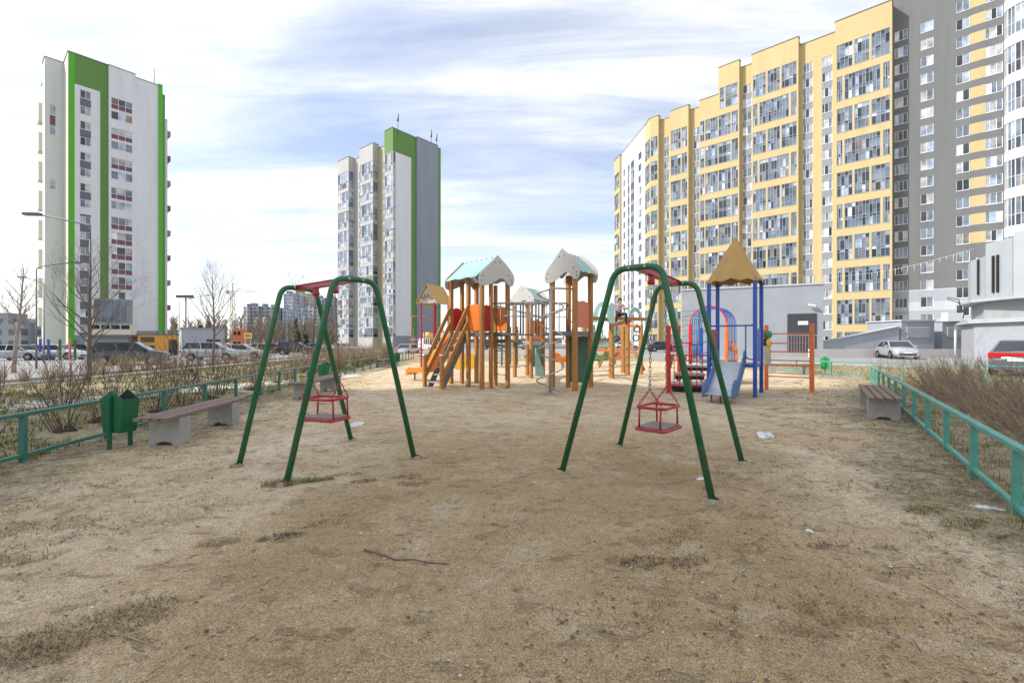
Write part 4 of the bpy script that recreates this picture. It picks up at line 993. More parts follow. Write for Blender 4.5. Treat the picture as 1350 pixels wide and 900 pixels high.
def three(k0, k1, sep=False, nx=(2, 2, 2)):
    def f(L):
        out = []
        m_ = .25; wl = L-2*m_
        for k in range(k0, k1):
            if k % 2 == 0: cuts = [(m_, m_+wl*.31), (m_+wl*.345, m_+wl*.63), (m_+wl*.665, m_+wl)]
            else: cuts = [(m_, m_+wl*.115), (m_+wl*.155, m_+wl*.83), (m_+wl*.875, m_+wl)]
            for a, b in cuts:
                nn = 4 if (b-a) < wl*.5 else 9
                if (b-a) < wl*.2: nn = 2
                out += loggia_rows(L, a, b, k, k+1, nn, sep)
        return out
    return f
H1, H2 = 59.8, 54.2
A1, B1_ = block(1101, 1176, H1, three(0, 10, True), SB, 2.4)
A2, B2_ = block(991, 1052.5, H1, three(0, 10, False), SB, SB)
# stack with the roof step
s947 = s_at(Q0, d, 947)-s_at(Q0, d, 922)
def y3(L):
    o = []
    for k in range(0, 10):
        if k == 0: o += loggia_rows(L, s947+.3, s947+1.2, 0, 1, 1, False)+loggia_rows(L, s947+1.45, L-.25, 0, 1, 2, False)
        else: o += loggia_rows(L, .2, 1.1, k, k+1, 1, False)+loggia_rows(L, 1.28, s947-.06, k, k+1, 4, False)+loggia_rows(L, s947+.06, L*.80, k, k+1, 3, False)+loggia_rows(L, L*.80+.17, L-.2, k, k+1, 2, False)
    return o
A3 = pl(922, 0); B3_ = A3+d*(s_at(Q0, d, 974.5)-s_at(Q0, d, 922)); M3 = A3+d*s947
facade(yb, base, A3, B3_, H1, y3((B3_-A3).length)[:2], const(0), MA, z0=H2) if False else None
L3 = (B3_-A3).length
facade(yb, base, A3, M3, H2, [h for h in y3(L3) if h[1] < s947-.05], const(0), MA)
facade(yb, base, M3, B3_, H1, [(h[0]-s947, h[1]-s947)+h[2:] for h in y3(L3) if h[0] > s947+.05], const(0), MA)
facade(yb, base, M3-n*12, M3, H1, [], const(0), MA, z0=H2-.5); facade(yb, base, A3-n*SB, A3, H2, [], const(0), MA); facade(yb, base, B3_, B3_-n*SB, H1, [], const(0), MA)
A4, B4_ = block(883, 907.5, H2, lambda L: sum([loggia_rows(L, .25, L*.6, k, k+1, 3, False)+loggia_rows(L, L*.6+.2, L-.25, k, k+1, 2, False) for k in range(1, 10)], []), SB, SB)
A5, B5_ = block(857, 868, H2, lambda L: sum([loggia_rows(L, .2, L-.2, k, k+1, 2, False) for k in range(1, 10)], []), SB, SB)
# flat walls with window columns between the blocks
def cols_wall(Pa, Pb, H, cols, ztop, rows, band=True):
    "cols: list of (s0,s1,nx). grey spandrels fill the strip between windows"
    hs = [(a, b, ztop-2.9*k-1.72, ztop-2.9*k, dict(nx=nx, frame=FRW, wt=PALE, nvar=8)) for k in range(rows) for a, b, nx in cols]
    xs_ = [v for c in cols for v in c[:2]]
    zlo, zhi = ztop-2.9*rows, ztop
    mf = MF(lambda x, z: 5 if (band and zlo < z < zhi and any(a < x < b for a, b, _ in cols)) else 0, xs_, (zlo, zhi))
    facade(yb, base, Pa, Pb, H, hs, mf, MA)
def rel(P, pxs): s0 = s_at(P, d, 0); return [s_at(P, d, p) for p in pxs]
F1a, F1b = B2_-n*SB, A1-n*SB; L = (F1b-F1a).length
cols_wall(F1a, F1b, H1-1.2, [(L*.10, L*.37, 3), (L*.62, L*.90, 3)], 54.6, 19)
F2a, F2b = B3_-n*SB, A2-n*SB; L = (F2b-F2a).length
cols_wall(F2a, F2b, H1-1.2, [(L*.16, L*.88, 2)], 54.6, 19)
F3a, F3b = B4_-n*SB, A3-n*SB; L = (F3b-F3a).length
cols_wall(F3a, F3b, H2-.8, [(L*.30, L*.88, 2)], 49.0, 17)
F4a, F4b = B5_-n*SB, A4-n*SB; L = (F4b-F4a).length
cols_wall(F4a, F4b, H2-.8, [(L*.34, L*.76, 2)], 49.0, 17)
for a, b, hh in ((F1a, F1b, H1-1.2), (F2a, F2b, H1-1.2), (F3a, F3b, H2-.8), (F4a, F4b, H2-.8)): roof_cap(yb, [a, b, b-n*4, a-n*4], hh-.4)
# bent wing: corner bay, white wall, yellow end
W0 = Vector((32.55, 111.5, 0)); W1 = Vector((30.95, 128.3, 0)); W2 = Vector((30.45, 133.0, 0)); wd_ = (W0-W1).normalized(); wn = Vector((wd_.y, -wd_.x, 0))
facade(yb, base, W0, A5, H2, sum([loggia_rows(9, .25, (A5-W0).length-.2, k, k+1, 3, False) for k in range(1, 10)], []), const(0), MA)
LW = (W0-W1).length
hs = []
for k in range(17):
    for a, wdt in ((1.3, 1.7), (4.6, 1.7), (7.2, 2.6), (12.6, 2.2)):
        hs.append((a, a+wdt, 49.0-2.9*k-1.75, 49.0-2.9*k, dict(nx=2, frame=FRG, wt=DARKW, nvar=5)))
facade(yb, base, W1, W0, H2, hs, MF(lambda x, z: 5 if any(a < x < a+q for a, q in ((4.6, 1.7), (7.2, 2.6))) and 0 < z < 49 else 4, [v for a, q in ((4.6, 1.7), (7.2, 2.6)) for v in (a, a+q)], (49.0,)), MA)
facade(yb, base, W2+wn*.6, W1+wn*.6, H2-.3, sum([loggia_rows(5, .3, 4.3, k, k+1, 3, False) for k in range(1, 10)], []), const(0), MA)
facade(yb, base, W1+wn*.6, W1, H2-.3, [], const(0), MA); facade(yb, base, W2-wn*10, W2+wn*.6, H2-.3, [], const(4), MA)
roof_cap(yb, [W2, W0, A5, A5-n*10, W2-wn*10], H2-.5)
# grey part, set back, with yellow patches and the white curved bay
GA_ = Q0-n*2.4+d*s_at(Q0-n*2.4, d, 1173); GZ = GA_+d*s_at(GA_, d, 1325)
gl = lambda px: s_at(GA_, d, px)
hs = []
cols = [(gl(1179.5), gl(1196.5), 3), (gl(1213.5), gl(1230.5), 2), (gl(1260.5), gl(1278.5), 2), (gl(1299), gl(1322), 3)]
for k in range(20):
    for ci, (a, b, nx) in enumerate(cols):
        zt = 55.3-2.9*k+(1.3 if ci > 1 else 0)
        hs.append((a, b, zt-1.75, zt, dict(nx=nx, frame=FRW, wt=PALE if k < 9 else WARM, nvar=9)))
y0_, y1_ = gl(1279), gl(1299)
def gmat(x, z):
    if z < 10.2: return 3 if (int((z+.6)/1.45) % 2) else 2
    if y0_ < x < y1_ and 16 < z < 63:
        q = (56.6-z) % 2.9
        if -.0 <= q < 1.75: return 0
    return 1
facade(yb, base, GA_, GZ, 61.5, hs, MF(gmat, (y0_, y1_), [10.2, 8.1, 6.65, 5.2, 3.75, 2.3]+[56.6-2.9*k for k in range(-2, 14)]+[56.6-1.75-2.9*k for k in range(-2, 14)]), MA)
roof_cap(yb, [GA_, GZ, GZ-n*12, GA_-n*12], 61)
facade(yb, base, GZ, GZ+d*16, 61.5, [], const(1), MA)
# curved white balcony bay
bc = GZ+d*4.2+n*.2; prevp = None; ring = [bc+(-d*math.cos(t)*4.3+n*math.sin(t)*2.3) for t in [math.pi*i/9 for i in range(10)]]
for k in range(11):
    zt = 58.2-5.8*k+1.3
    if zt < 2: break
    m = MB()
    for i in range(9): m.prism([ring[i]+V(0,0,zt-1.5), ring[i+1]+V(0,0,zt-1.5), ring[i+1]-n*.2+V(0,0,zt-1.5), ring[i]-n*.2+V(0,0,zt-1.5)], (0, 0, 1.5))
    m.build('balcony_band', WHITEW, yb, True)
    for i in range(9):
        a, b = ring[i]-n*.06, ring[i+1]-n*.06; dd = b-a; h_ = 4.3
        put_window(yb, base, a+V(0, 0, zt-1.5-h_), math.atan2(dd.y, dd.x), dd.length, h_, 2, (1.75,), FRW, SILV, nvar=6, name='balcony_glazing')
# solid core so nothing shines through the openings
m = MB()
for a, b, h_, off in ((A1, B1_, 57.5, .9), (A2, B2_, 57.5, .9), (F1a, F1b, 56, .6), (F2a, F2b, 56, .6), (A3, B3_, 53, .9), (F3a, F3b, 52, .6), (A4, B4_, 52, .9), (F4a, F4b, 52, .6), (GA_, GZ, 60, .6)):
    a = a-n*off; b = b-n*off; m.face([(a.x, a.y, .2), (b.x, b.y, .2), (b.x, b.y, h_), (a.x, a.y, h_)])
m.build('interior_back', M('interior_dark', (.05, .05, .05), .9), yb, True)
m = MB(); m.prism([(p.x, p.y, 0) for p in (A5-n*8, B1_-n*8, B1_-n*14, A5-n*14)], (0, 0, H2-1)); m.v = [(a, b, c-.7 if c == 0 else c) for a, b, c in m.v]; m.build('rear_volume', YEL, yb, True)

# ---- middle tower
base = Vector((-31.4, 120, 0)); T0 = Vector((-31.4, 120, 0)); v = Vector((.771, -.637, 0)); u = Vector((.637, .771, 0)); vn = Vector((-.637, -.771, 0)); un = Vector((.771, -.637, 0))
mt = thing('apartment_tower', 'grey and green apartment tower with silver glazed balcony stacks', 'building', base)
MM = [OFFW, BEIGE, GRN, LILAC, BLUEG, PALEG, LIMEW]
sv = lambda px, off=0: s_at(T0-vn*off, v, px)
HT = 56.3
def tower_log(a, b, nx):
    out = []
    for k in range(5): out.append((a, b, 51.5-5.8*k-4.7, 51.5-5.8*k, dict(nx=nx, tiers=(1.45, 1.9), frame=FRL, wt=SILT, nvar=6, name='balcony_glazing')))
    for k in range(9): 
        zt = 51.5-29-2.9*k
        if zt-2.55 > .6: out.append((a, b, zt-2.55, zt, dict(nx=nx, tiers=(1.0,), frame=FRL, wt=SILT, nvar=6, name='balcony_glazing')))
    return out
SBT = 1.9
def tblock(px0, px1, H, mi, nx, side_nx=True):
    A = T0+v*sv(px0); B = T0+v*sv(px1); L = (B-A).length
    facade(mt, base, A, B, H, tower_log(.25, L-.12, nx), const(mi), MM)
    C = B-vn*SBT; facade(mt, base, B, C, H, tower_log(.12, SBT-.2, 1), const(mi), MM)
    facade(mt, base, A-vn*SBT, A, H, [], const(mi), MM)
    roof_cap(mt, [A, B, B-vn*4, A-vn*4], H-.4)
    return A, B
ta = tblock(445, 459.5, HT-.6, 0, 5); tb = tblock(474, 491.5, HT, 0, 6)
# green corner block with its loggia turning the corner
A = T0+v*sv(506.8); B = T0; L = (B-A).length
gm = lambda x, z: 2 if z > 51.6 else 0
facade(mt, base, A, B, HT+1.6, tower_log(.25, L-.12, 4), MF(gm, (), (51.6,)), MM); facade(mt, base, A-vn*SBT, A, HT+1.6, [], const(2), MM)
su = lambda px: s_at(T0, u, px)
C1_ = su(521.7); C2_ = su(542); C3_ = su(548.7); C4_ = su(576.5); C5_ = su(580)
def rmat(x, z):
    if z < 2.9: return 4
    if x > C2_: return 2
    if z > 51.6: return 2
    return 3 if x > C1_ else 0
facade(mt, base, T0, T0+u*C3_, HT+1.4, tower_log(.12, C1_-.1, 1), MF(rmat, (C1_, C2_), (2.9, 51.6)), MM)
o8 = un*.35
facade(mt, base, T0+u*C3_+o8, T0+u*C4_+o8, HT+1.6, [], MF(lambda x, z: 4, (), ()), MM); facade(mt, base, T0+u*C3_, T0+u*C3_+o8, HT+1.6, [], const(4), MM)
facade(mt, base, T0+u*C4_+o8, T0+u*C5_+o8, HT+1.0, [], const(2), MM); facade(mt, base, T0+u*C5_+o8, T0+u*C5_-un*26, HT, [], const(4), MM)
# recessed strips with single windows
for px0, px1, mi in ((459.5, 474, 0), (491.5, 506.8, 1), (443.6, 445, 6)):
    a = T0+v*sv(px0)-vn*SBT; b = T0+v*sv(px1)-vn*SBT; L = (b-a).length
    hs = [(L*.42, L*.42+1.5, 51.0-2.9*k-1.9, 51.0-2.9*k, dict(nx=1, tiers=(.6,), frame=FRG, wt=DARKW, nvar=4)) for k in range(17)] if mi != 6 else []
    if mi == 6: a = a+vn*SBT*.7; b = b+vn*SBT*.7
    facade(mt, base, a, b, HT-.9, hs, const(mi), MM); roof_cap(mt, [a, b, b-vn*4, a-vn*4], HT-1.2)
m = MB(); q = [T0+v*sv(444)-vn*2.6, T0-vn*2.6-un*.6, T0+u*(C5_-.3)-un*.6, T0+u*(C5_-.3)+v*sv(444)*.9]; m.prism([(p.x, p.y, -.7) for p in q], (0, 0, HT-.6)); m.build('core', BLUEG, mt, True)
for px, X, h_ in ((0, T0+u*.6-vn*1, 4.5), (0, T0+u*C4_*.80-vn*.8, 4.2), (0, T0+u*C4_*.93-vn*.8, 3.8)):
    m = MB(); m.tube([(X.x, X.y, HT), (X.x, X.y, HT+1.4+h_)], .10, 6); m.tube([(X.x, X.y, HT+h_-.8), (X.x, X.y, HT+h_+1.0)], .26, 6); m.build('antenna', COPING, mt, True)

# ---- left tower
base = Vector((-82.9, 85, 0)); T0 = base.copy(); lt = thing('apartment_tower', 'white and lime green apartment tower with purple balcony panels', 'building', base)
ML = [LILAC, GRN, LIMEW, SLATE, MINTW, CREAM, BLUEG, WHITEW]
su = lambda px, off=0.0: s_at(T0+un*off, u, px)
HL = 55.6
x98, x132, x143, x178, x208, x214, x218 = [su(p) for p in (98.4, 132, 143, 178.5, 208.5, 213.5, 217.5)]
def lmat(x, z):
    if x < x98: return 2
    if z > 49.9+(.0): return 1
    if x > x132: return 1
    if z < 2.6: return 6
    return 3 if (wa < x < wb and z < 48.9) else 0
wa, wb = su(105.4), su(120)
hs = []
for k in range(4):
    zt = 49.2-5.9*k
    hs += [(wa, wb, zt-1.55, zt, dict(nx=2, frame=FRW, wt=PALE, nvar=5)), (wa, wb, zt-4.6, zt-3.05, dict(nx=2, frame=FRW, wt=PALE, nvar=5))]
for k in range(8): hs.append((wa, wb, 25.2-2.95*k-1.4, 25.2-2.95*k, dict(nx=2, frame=FRW, wt=PALE, nvar=5)))
facade(lt, base, T0, T0+u*x143, HL, hs, MF(lambda x, z: 0 if (wa < x < wb and any((49.2-5.9*k-5.9 < z < 49.2-5.9*k-4.6) for k in range(4))) else lmat(x, z), (x98, x132, wa, wb), [49.9, 48.9, 2.6]+[49.2-5.9*k-5.9 for k in range(4)]+[49.2-5.9*k-4.6 for k in range(4)]), ML)
# loggia block a little proud of the green frame
off = un*.25; Bk = T0+u*x143+off; x2 = x178-x143
la, lb = su(146)-x143, su(174.5)-x143; hs = []
for k in range(4):
    zt = 49.5-5.9*k
    hs.append((la, lb, zt-2.25, zt, dict(nx=3, tiers=(1.0,), panels=(0,), panel_mat=PURPLE, frame=FRW, wt=PALE, nvar=5, name='balcony_glazing')))
    hs.append((la, lb, zt-4.25, zt-2.65, dict(nx=3, frame=FRW, wt=PALE, nvar=5, name='balcony_glazing')))
for k in range(7):
    zt = 26.0-2.95*k; hs.append((la, lb, zt-2.5, zt, dict(nx=3, tiers=(1.05,), panels=(0,), panel_mat=PURPLE, frame=FRW, wt=PALE, nvar=5, name='balcony_glazing')))
facade(lt, base, Bk, Bk+u*x2, HL, hs, MF(lambda x, z: 0 if z > 3 else 6, (), (3.0,)), ML); facade(lt, base, Bk-off, Bk, HL, [], const(0), ML)
facade(lt, base, T0+u*x178+un*.2, T0+u*x208+un*.2, HL-.6, [], MF(lambda x, z: 0 if z > 3.6 else 6, (), (3.6,)), ML)
fin = un*.5
facade(lt, base, T0+u*x208+fin, T0+u*x214+fin, HL-.5, [], MF(lambda x, z: 2 if z > 3.6 else 6, (), (3.6,)), ML); facade(lt, base, T0+u*x208, T0+u*x208+fin, HL-.5, [], const(2), ML)
facade(lt, base, T0+u*x214+fin, T0+u*x218+un*.1, HL-2.4, [], const(1), ML)
# stepped pale wings to the left
S1_ = Vector((-88.6, 86.3, 0)); Lw = s_at(S1_, u, 90.5)
hs = [(s_at(S1_, u, 65), s_at(S1_, u, 74), z, z+1.9, dict(nx=1, frame=FRW, wt=PALE, nvar=4)) for z in (44.8, 40.9)]+[(s_at(S1_, u, 65), s_at(S1_, u, 74), 42.75, 44.7, dict(nx=1, frame=FRW, wt=PALE, panels=(0,), panel_mat=PURPLE, nvar=3)), (s_at(S1_, u, 65), s_at(S1_, u, 74), 30.5, 32.6, dict(nx=1, frame=FRW, wt=PALE, nvar=4))]
facade(lt, base, S1_, S1_+u*Lw, HL-.2, hs, const(4), ML); facade(lt, base, S1_-un*3.7, S1_, HL-.2, [], const(4), ML); facade(lt, base, T0-un*5.4, T0, HL, [], const(5), ML)
S2_ = Vector((-94.0, 91.4, 0)); facade(lt, base, S2_-un*4, S2_, HL-1.6, [], const(5), ML); facade(lt, base, S2_, S2_+u*4.5, HL-1.6, [], const(5), ML)
for k in range(9):
    z = 47.6-5.85*k; m = MB(); a = S2_-u*.01
    m.prism([(p.x, p.y, z-2.2) for p in (a-un*2.6, a-u*.75-un*2.6, a-u*.75, a)], (0, 0, 3.7)); m.build('balcony', CREAM, lt, True)
m = MB(); q = [T0-un*.5+u*.3, T0+u*(x218-.4)-un*.4, T0+u*(x218-.4)-un*24, T0-un*24]; m.prism([(p.x, p.y, -.7) for p in q], (0, 0, HL-.3)); m.build('core', LILAC, lt, True)
m = MB(); q = [S1_-un*.5+u*.3, S1_+u*Lw-un*.5, S1_+u*Lw-un*12, S1_+u*6-un*12, S1_+u*1.5-un*3.6, S1_-un*3.6]; m.prism([(p.x, p.y, -.7) for p in q], (0, 0, HL-.5)); m.build('wing_core', MINTW, lt, True)
for k in range(9):      # side balconies beyond the right-hand fin
    z = 46-5.4*k; m = MB(); a = T0+u*(x218+.1)-un*2.5; m.prism([(p.x, p.y, z) for p in (a, a+u*1.5, a+u*1.5-un*3, a-un*3)], (0, 0, 1.1)); m.build('balcony', PURPLE if k % 2 else BLUEG, lt, True)
a = T0+u*(x218-.1)-un*2; facade(lt, base, a, a+u*1.0, HL-6.5, [], const(7), ML)
m = MB(); q = T0+u*(x208-.4)-un*1.2; m.tube([(q.x, q.y, HL-1), (q.x, q.y, HL+3.2)], .07, 6); m.build('antenna', COPING, lt, True)

# ---- tower outside the view whose shadow lies over the near sand
base = Vector((-60, -8, 0)); st = thing('apartment_tower', 'pale apartment tower standing off to the side, shading the near sand', 'building', base)
ye = 11.35-(50-3)*.105
q = [Vector((-50, ye-24, 0)), Vector((-50, ye, 0)), Vector((-70, ye, 0)), Vector((-70, ye-24, 0))]
for i in range(4):
    a, b = q[i], q[(i+1) % 4]; L = (b-a).length; hs = []
    if i == 0:
        for k in range(18):
            for c in range(6): hs.append((2+c*3.6, 3.8+c*3.6, 2.9*k+2, 2.9*k+3.7, dict(nx=2, frame=FRW, wt=PALE, nvar=3)))
    facade(st, base, a, b, 60, hs, const(0), [OFFW])
roof_cap(st, q, 59.6)

# ---- grey annex with dark door
a0 = Vector((19.4, 46.3, 0)); a1 = Vector((28.6, 41.8, 0)); ad = (a1-a0).normalized(); an = Vector((ad.y, -ad.x, 0)); HA = 6.65; base = a0
ANX = M('patched_grey_wall', (.32, .34, .37), .9, var=.08, scale=.6, dirt=.35, dirtcol=(.30, .31, .33), dscale=.5, bump=.08, bscale=8)
ax_ = thing('annex', 'low flat roofed grey annex with a dark metal door', 'building', base)
ax1 = a1-an*0
m = MB(); m.prism([(p.x, p.y, 0) for p in (a0-ad*2, a1, a1-an*9, a0-ad*2-an*9)], (0, 0, HA)); m.build('wall', ANX, ax_, True)
m = MB(); m.prism([(p.x, p.y, HA+.003) for p in (a0-ad*2.1+an*.08, a1+ad*.1+an*.08, a1+ad*.1-an*9.1, a0-ad*2.1-an*9.1)], (0, 0, .14)); m.build('roof_edge', PALEG, ax_, True)
for k in range(15):
    p = a0+ad*(k*.7-.2)-an*.3; m = MB(); m.bar((p.x, p.y, HA+.14), (p.x, p.y, HA+.95), .03); m.build('roof_rail_post', STEEL, ax_, True)
p, q2 = a0-an*.3+V(0,0,HA+.95), a0+ad*9.6-an*.3+V(0,0,HA+.95); m = MB(); m.bar(p, q2, .035); m.build('roof_rail', STEEL, ax_, True)
sA = lambda px: s_at(a0, ad, px)
da, db = sA(1038), sA(1076.5)
def wallbox(name, s0, s1, z0, z1, y0, y1, mat, par):
    m = MB(); P = lambda s, y, z: a0+ad*s+an*y+V(0,0,z); m.prism([P(s0, y0, z0), P(s1, y0, z0), P(s1, y1, z0), P(s0, y1, z0)], (0, 0, z1-z0)); return m.build(name, mat, par, True)
door = wallbox('door', da, db, .35, 4.0, .003, .05, M('dark_door', (.045, .048, .055), .5, var=.1), ax_)
wallbox('door_sign', da+.85, da+1.65, 2.95, 3.3, .053, .07, WHITEP, door)
wallbox('sign_line', da+.92, da+1.58, 3.10, 3.14, .0705, .073, SPAN, door)
wallbox('door_seam', (da+db)/2-.01, (da+db)/2+.01, .4, 3.9, .052, .056, BLACK, door)
wallbox('landing', da-1.5, db+1.0, 0, .34, .06, 1.9, CONCRETE, ax_)
for k in range(14):
    s = da-.3+k*.22; wallbox('railing_bar', s, s+.03, .34, 1.95, 1.7, 1.73, STEEL, ax_)
wallbox('railing_top', da-.5, db+1.0, 1.95, 2.0, 1.69, 1.74, STEEL, ax_)
p = a0+ad*(da-3)+an*1.7; m = MB(); m.bar(p+V(0,0,.6), a0+ad*(da-.3)+an*1.7+V(0,0,2.2), .04); m.build('ramp_rail', STEEL, ax_, True)
cc = a0+ad*(db-.1)+an*.3+V(0,0,4.7); m = MB(); m.bar(cc, cc+ad*-.6+V(0,0,.1), .16, .14); m.bar(cc, cc-an*.3, .05); m.build('security_camera', WHITEP, ax_, True)

# ---- garage ramp wall and grey blocks
rw = thing('ramp_wall', 'low light grey ramp wall rising to two boxy garage vents', 'wall', (28.8, 42.5, 0))
RA, RB = Vector((28.75, 42.2, 0)), Vector((35.4, 41.6, 0)); m = MB()
m.prism([RA+V(0,0,0), RB+V(0,0,0), RB+V(0,0,2.75), RA+V(0,0,1.35)], (0, .4, 0)); m.build('wall', LGREYW, rw, True)
m = MB(); m.bar(RA+V(0,.15,1.39), RB+V(0,.15,2.79), .6, .08); m.build('coping', PALEG, rw, True)
for x0, x1, h_, y in ((35.6, 38.6, 3.25, 41.6), (39.9, 43.5, 3.25, 42.2)):
    m = MB(); m.box(x0, x1, y, y+4, 0, h_); w_o = m.build('vent_block', LGREYW, rw, True); m = MB(); m.box(x0-.1, x1+.1, y-.1, y+4.1, h_+.003, h_+.14); m.build('coping', PALEG, rw, True)
    m = MB(); m.box(x0+.45, x1-.45, y-.05, y-.003, 1.75, 2.75); g_ = m.build('louvre', M('louvre_grey', (.45, .45, .44), .6), w_o, True)
    for k in range(5): m = MB(); m.box(x0+.47, x1-.47, y-.08, y-.053, 1.8+k*.19, 1.88+k*.19); m.build('louvre_slat', PALEG, g_, True)
m = MB(); m.box(25.5, 46, 38.9, 39.2, 0, .75); tag(m.build('low_wall', WM('pale_low_wall', (.56, .54, .51))), 'long low pale wall behind the silver saloon car', 'wall')

# ---- faceted silver vent drum
base = Vector((42.6, 31.8, 0)); dr = thing('vent_building', 'faceted silver metal drum on a grey base with dark slots', 'building', base)
SILVP = M('silver_panel', (.44, .475, .495), .4, metal=.35, var=.05, scale=.8); RIM = M('ledge_grey', (.40, .42, .43), .6, var=.05)
def ringpts(cx, cy, r_, k, ph=0.0): return [Vector((cx+r_*math.cos(2*math.pi*i/k+ph), cy+r_*math.sin(2*math.pi*i/k+ph), 0)) for i in range(k)]
def drum(name, cx, cy, r_, k, z0, z1, mat, ph=0.0):
    m = MB(); m.prism([p+V(0,0,z0) for p in ringpts(cx, cy, r_, k, ph)], (0, 0, z1-z0)); return m.build(name, mat, dr, True)
drum('base_wall', 42.6, 31.8, 8.1, 10, 0, 2.75, M('base_grey', (.33, .345, .375), .85, var=.05), .3); drum('ledge', 42.6, 31.8, 8.45, 10, 2.753, 3.05, RIM, .3)
drum('recess_wall', 42.6, 31.8, 7.5, 10, 3.053, 4.35, M('recess_grey', (.30, .33, .33), .7, var=.06), .3); drum('flange', 42.6, 31.8, 8.2, 14, 4.353, 4.55, RIM, .1)
body = ringpts(42.6, 31.8, 7.6, 22)
for i in range(22):
    a, b = body[i], body[(i+1) % 22]; dd = (b-a).normalized(); nn = Vector((dd.y, -dd.x, 0)); low = 7.0 if -1 else 8.6
    mid_ = (a+b)/2; pxm = 675+600*mid_.x/mid_.y; top = 7.75 if pxm < 1294 else 8.5+.012*(pxm-1294)*.6
    front = nn.dot(-mid_) > 0
    m = MB(); m.prism([a+dd*.02+V(0,0,4.56), b-dd*.02+V(0,0,4.56), b-dd*.02-nn*.12+V(0,0,4.56), a+dd*.02-nn*.12+V(0,0,4.56)], (0, 0, top-4.56)); o = m.build('cladding_panel', SILVP, dr, True)
    for pxs in (1291, 1310.5, 1316.5):
        kk = (pxs-675)/600; den = dd.x-kk*dd.y; sl_ = (kk*a.y-a.x)/den if abs(den) > 1e-6 else -1
        if front and .05 < sl_ < (b-a).length-.05:
            c = a+dd*sl_; m = MB(); m.obox(c+nn*.06+V(0,0,6.3), dd*.06, nn*.06, (0, 0, 1.35)); m.build('vent_slot', BLACK, o, True)
drum('drum_core', 42.6, 31.8, 7.3, 22, 4.56, 7.4, DKSTEEL)
# ------------------------------------------------------------------ bare trees and bushes
def grow(mb, p, d, L, r, depth, rnd, n=5, up=.12, spread=.75, kids=4, mi=0):
    segs = 5 if depth > 1 else 3; pts = [p]; rad = [r]; q = p.copy(); dd = d.copy(); spawn = []
    for i in range(segs):
        dd = (dd+Vector((rnd.uniform(-1, 1), rnd.uniform(-1, 1), rnd.uniform(-.6, 1)))*.13+UPZ*up*.25).normalized(); q = q+dd*L/segs; pts.append(q.copy()); rad.append(r*(1-.72*(i+1)/segs)); spawn.append((q.copy(), dd.copy(), rad[-1]))
    mb.tube(pts, rad, n if depth > 1 else 3, mi, cap=False)
    if depth <= 0: return
    for k in range(kids):
        i = min(segs-1, int(segs*(.25+.75*(k+rnd.random())/kids))); q, dd, rr = spawn[i]
        a = rnd.uniform(0, 2*math.pi); side = dd.orthogonal().normalized(); side = Matrix.Rotation(a, 3, dd) @ side
        nd = (dd*(1-spread*.55)+side*spread+UPZ*up).normalized()
        grow(mb, q, nd, L*rnd.uniform(.42, .66), max(rr*.62, .0022), depth-1, rnd, n, up, spread, kids, mi)
def tree(label, loc, h, crown0, seed, depth=3, bark=None, spread=.7, lead=5, r0=None, group=None, kids=5, up=.25, fan=.40):
    rnd = random.Random(seed); bark = bark or BARK; r = thing('bare_tree', label, 'tree', loc, 0, group)
    r0 = r0 or h*.013; m = MB(); K = 12; pts = []; rad = []; ax = Vector((0, 0, -.1)); dd = Vector((0, 0, 1))
    for i in range(K+1):
        pts.append(ax.copy()); rad.append(r0*(1-.88*i/K)+.004); dd = (dd+Vector((rnd.uniform(-1, 1), rnd.uniform(-1, 1), 0))*.035).normalized(); ax = ax+dd*(h+.1)/K
    m.tube(pts, rad, 8); m.build('trunk', bark, r)
    m = MB(); nb = lead*4
    for k in range(nb):
        t = crown0+(1-crown0)*(k+.3)/nb*.96; i = int(t*K); f = t*K-i; p = pts[i].lerp(pts[min(i+1, K)], f); a = k*2.4+rnd.uniform(-.4, .4)
        nd = Vector((math.cos(a)*spread, math.sin(a)*spread, .55+.5*t)).normalized(); L = h*(fan-(fan-.13)*(t-crown0)/(1-crown0))*rnd.uniform(.8, 1.15)
        grow(m, p, nd, L, max(.006, rad[i]*.5), depth-1, rnd, 4, up, .6, kids)
    m.build('crown', bark, r)
    return r
tree('bare young tree in front of the white and lime tower beside a lamp post', (-14.8, 15.9, 0), 4.3, .26, 11, 4, spread=1.0, lead=6, r0=.075, kids=4, fan=.44)
tree('bare pale-barked tree by the parked white cars', (-27.6, 25.2, -.36), 5.9, .30, 5, 3, PALEBARK, spread=.7, lead=6, r0=.11, fan=.30)
tree('round bare young tree in front of the grey box kiosk', (-20.8, 31.6, -.36), 6.2, .34, 23, 4, spread=.75, lead=6, r0=.10, kids=4, up=.4, fan=.50)
tree('slim bare sapling behind the green swing near the far car park', (-12.3, 27, 0), 4.9, .35, 31, 3, spread=.7, lead=5, r0=.05)
tree('slim bare sapling growing close to the distant grey towers', (-13.6, 33, 0), 4.2, .35, 37, 3, spread=.7, lead=5, r0=.05)

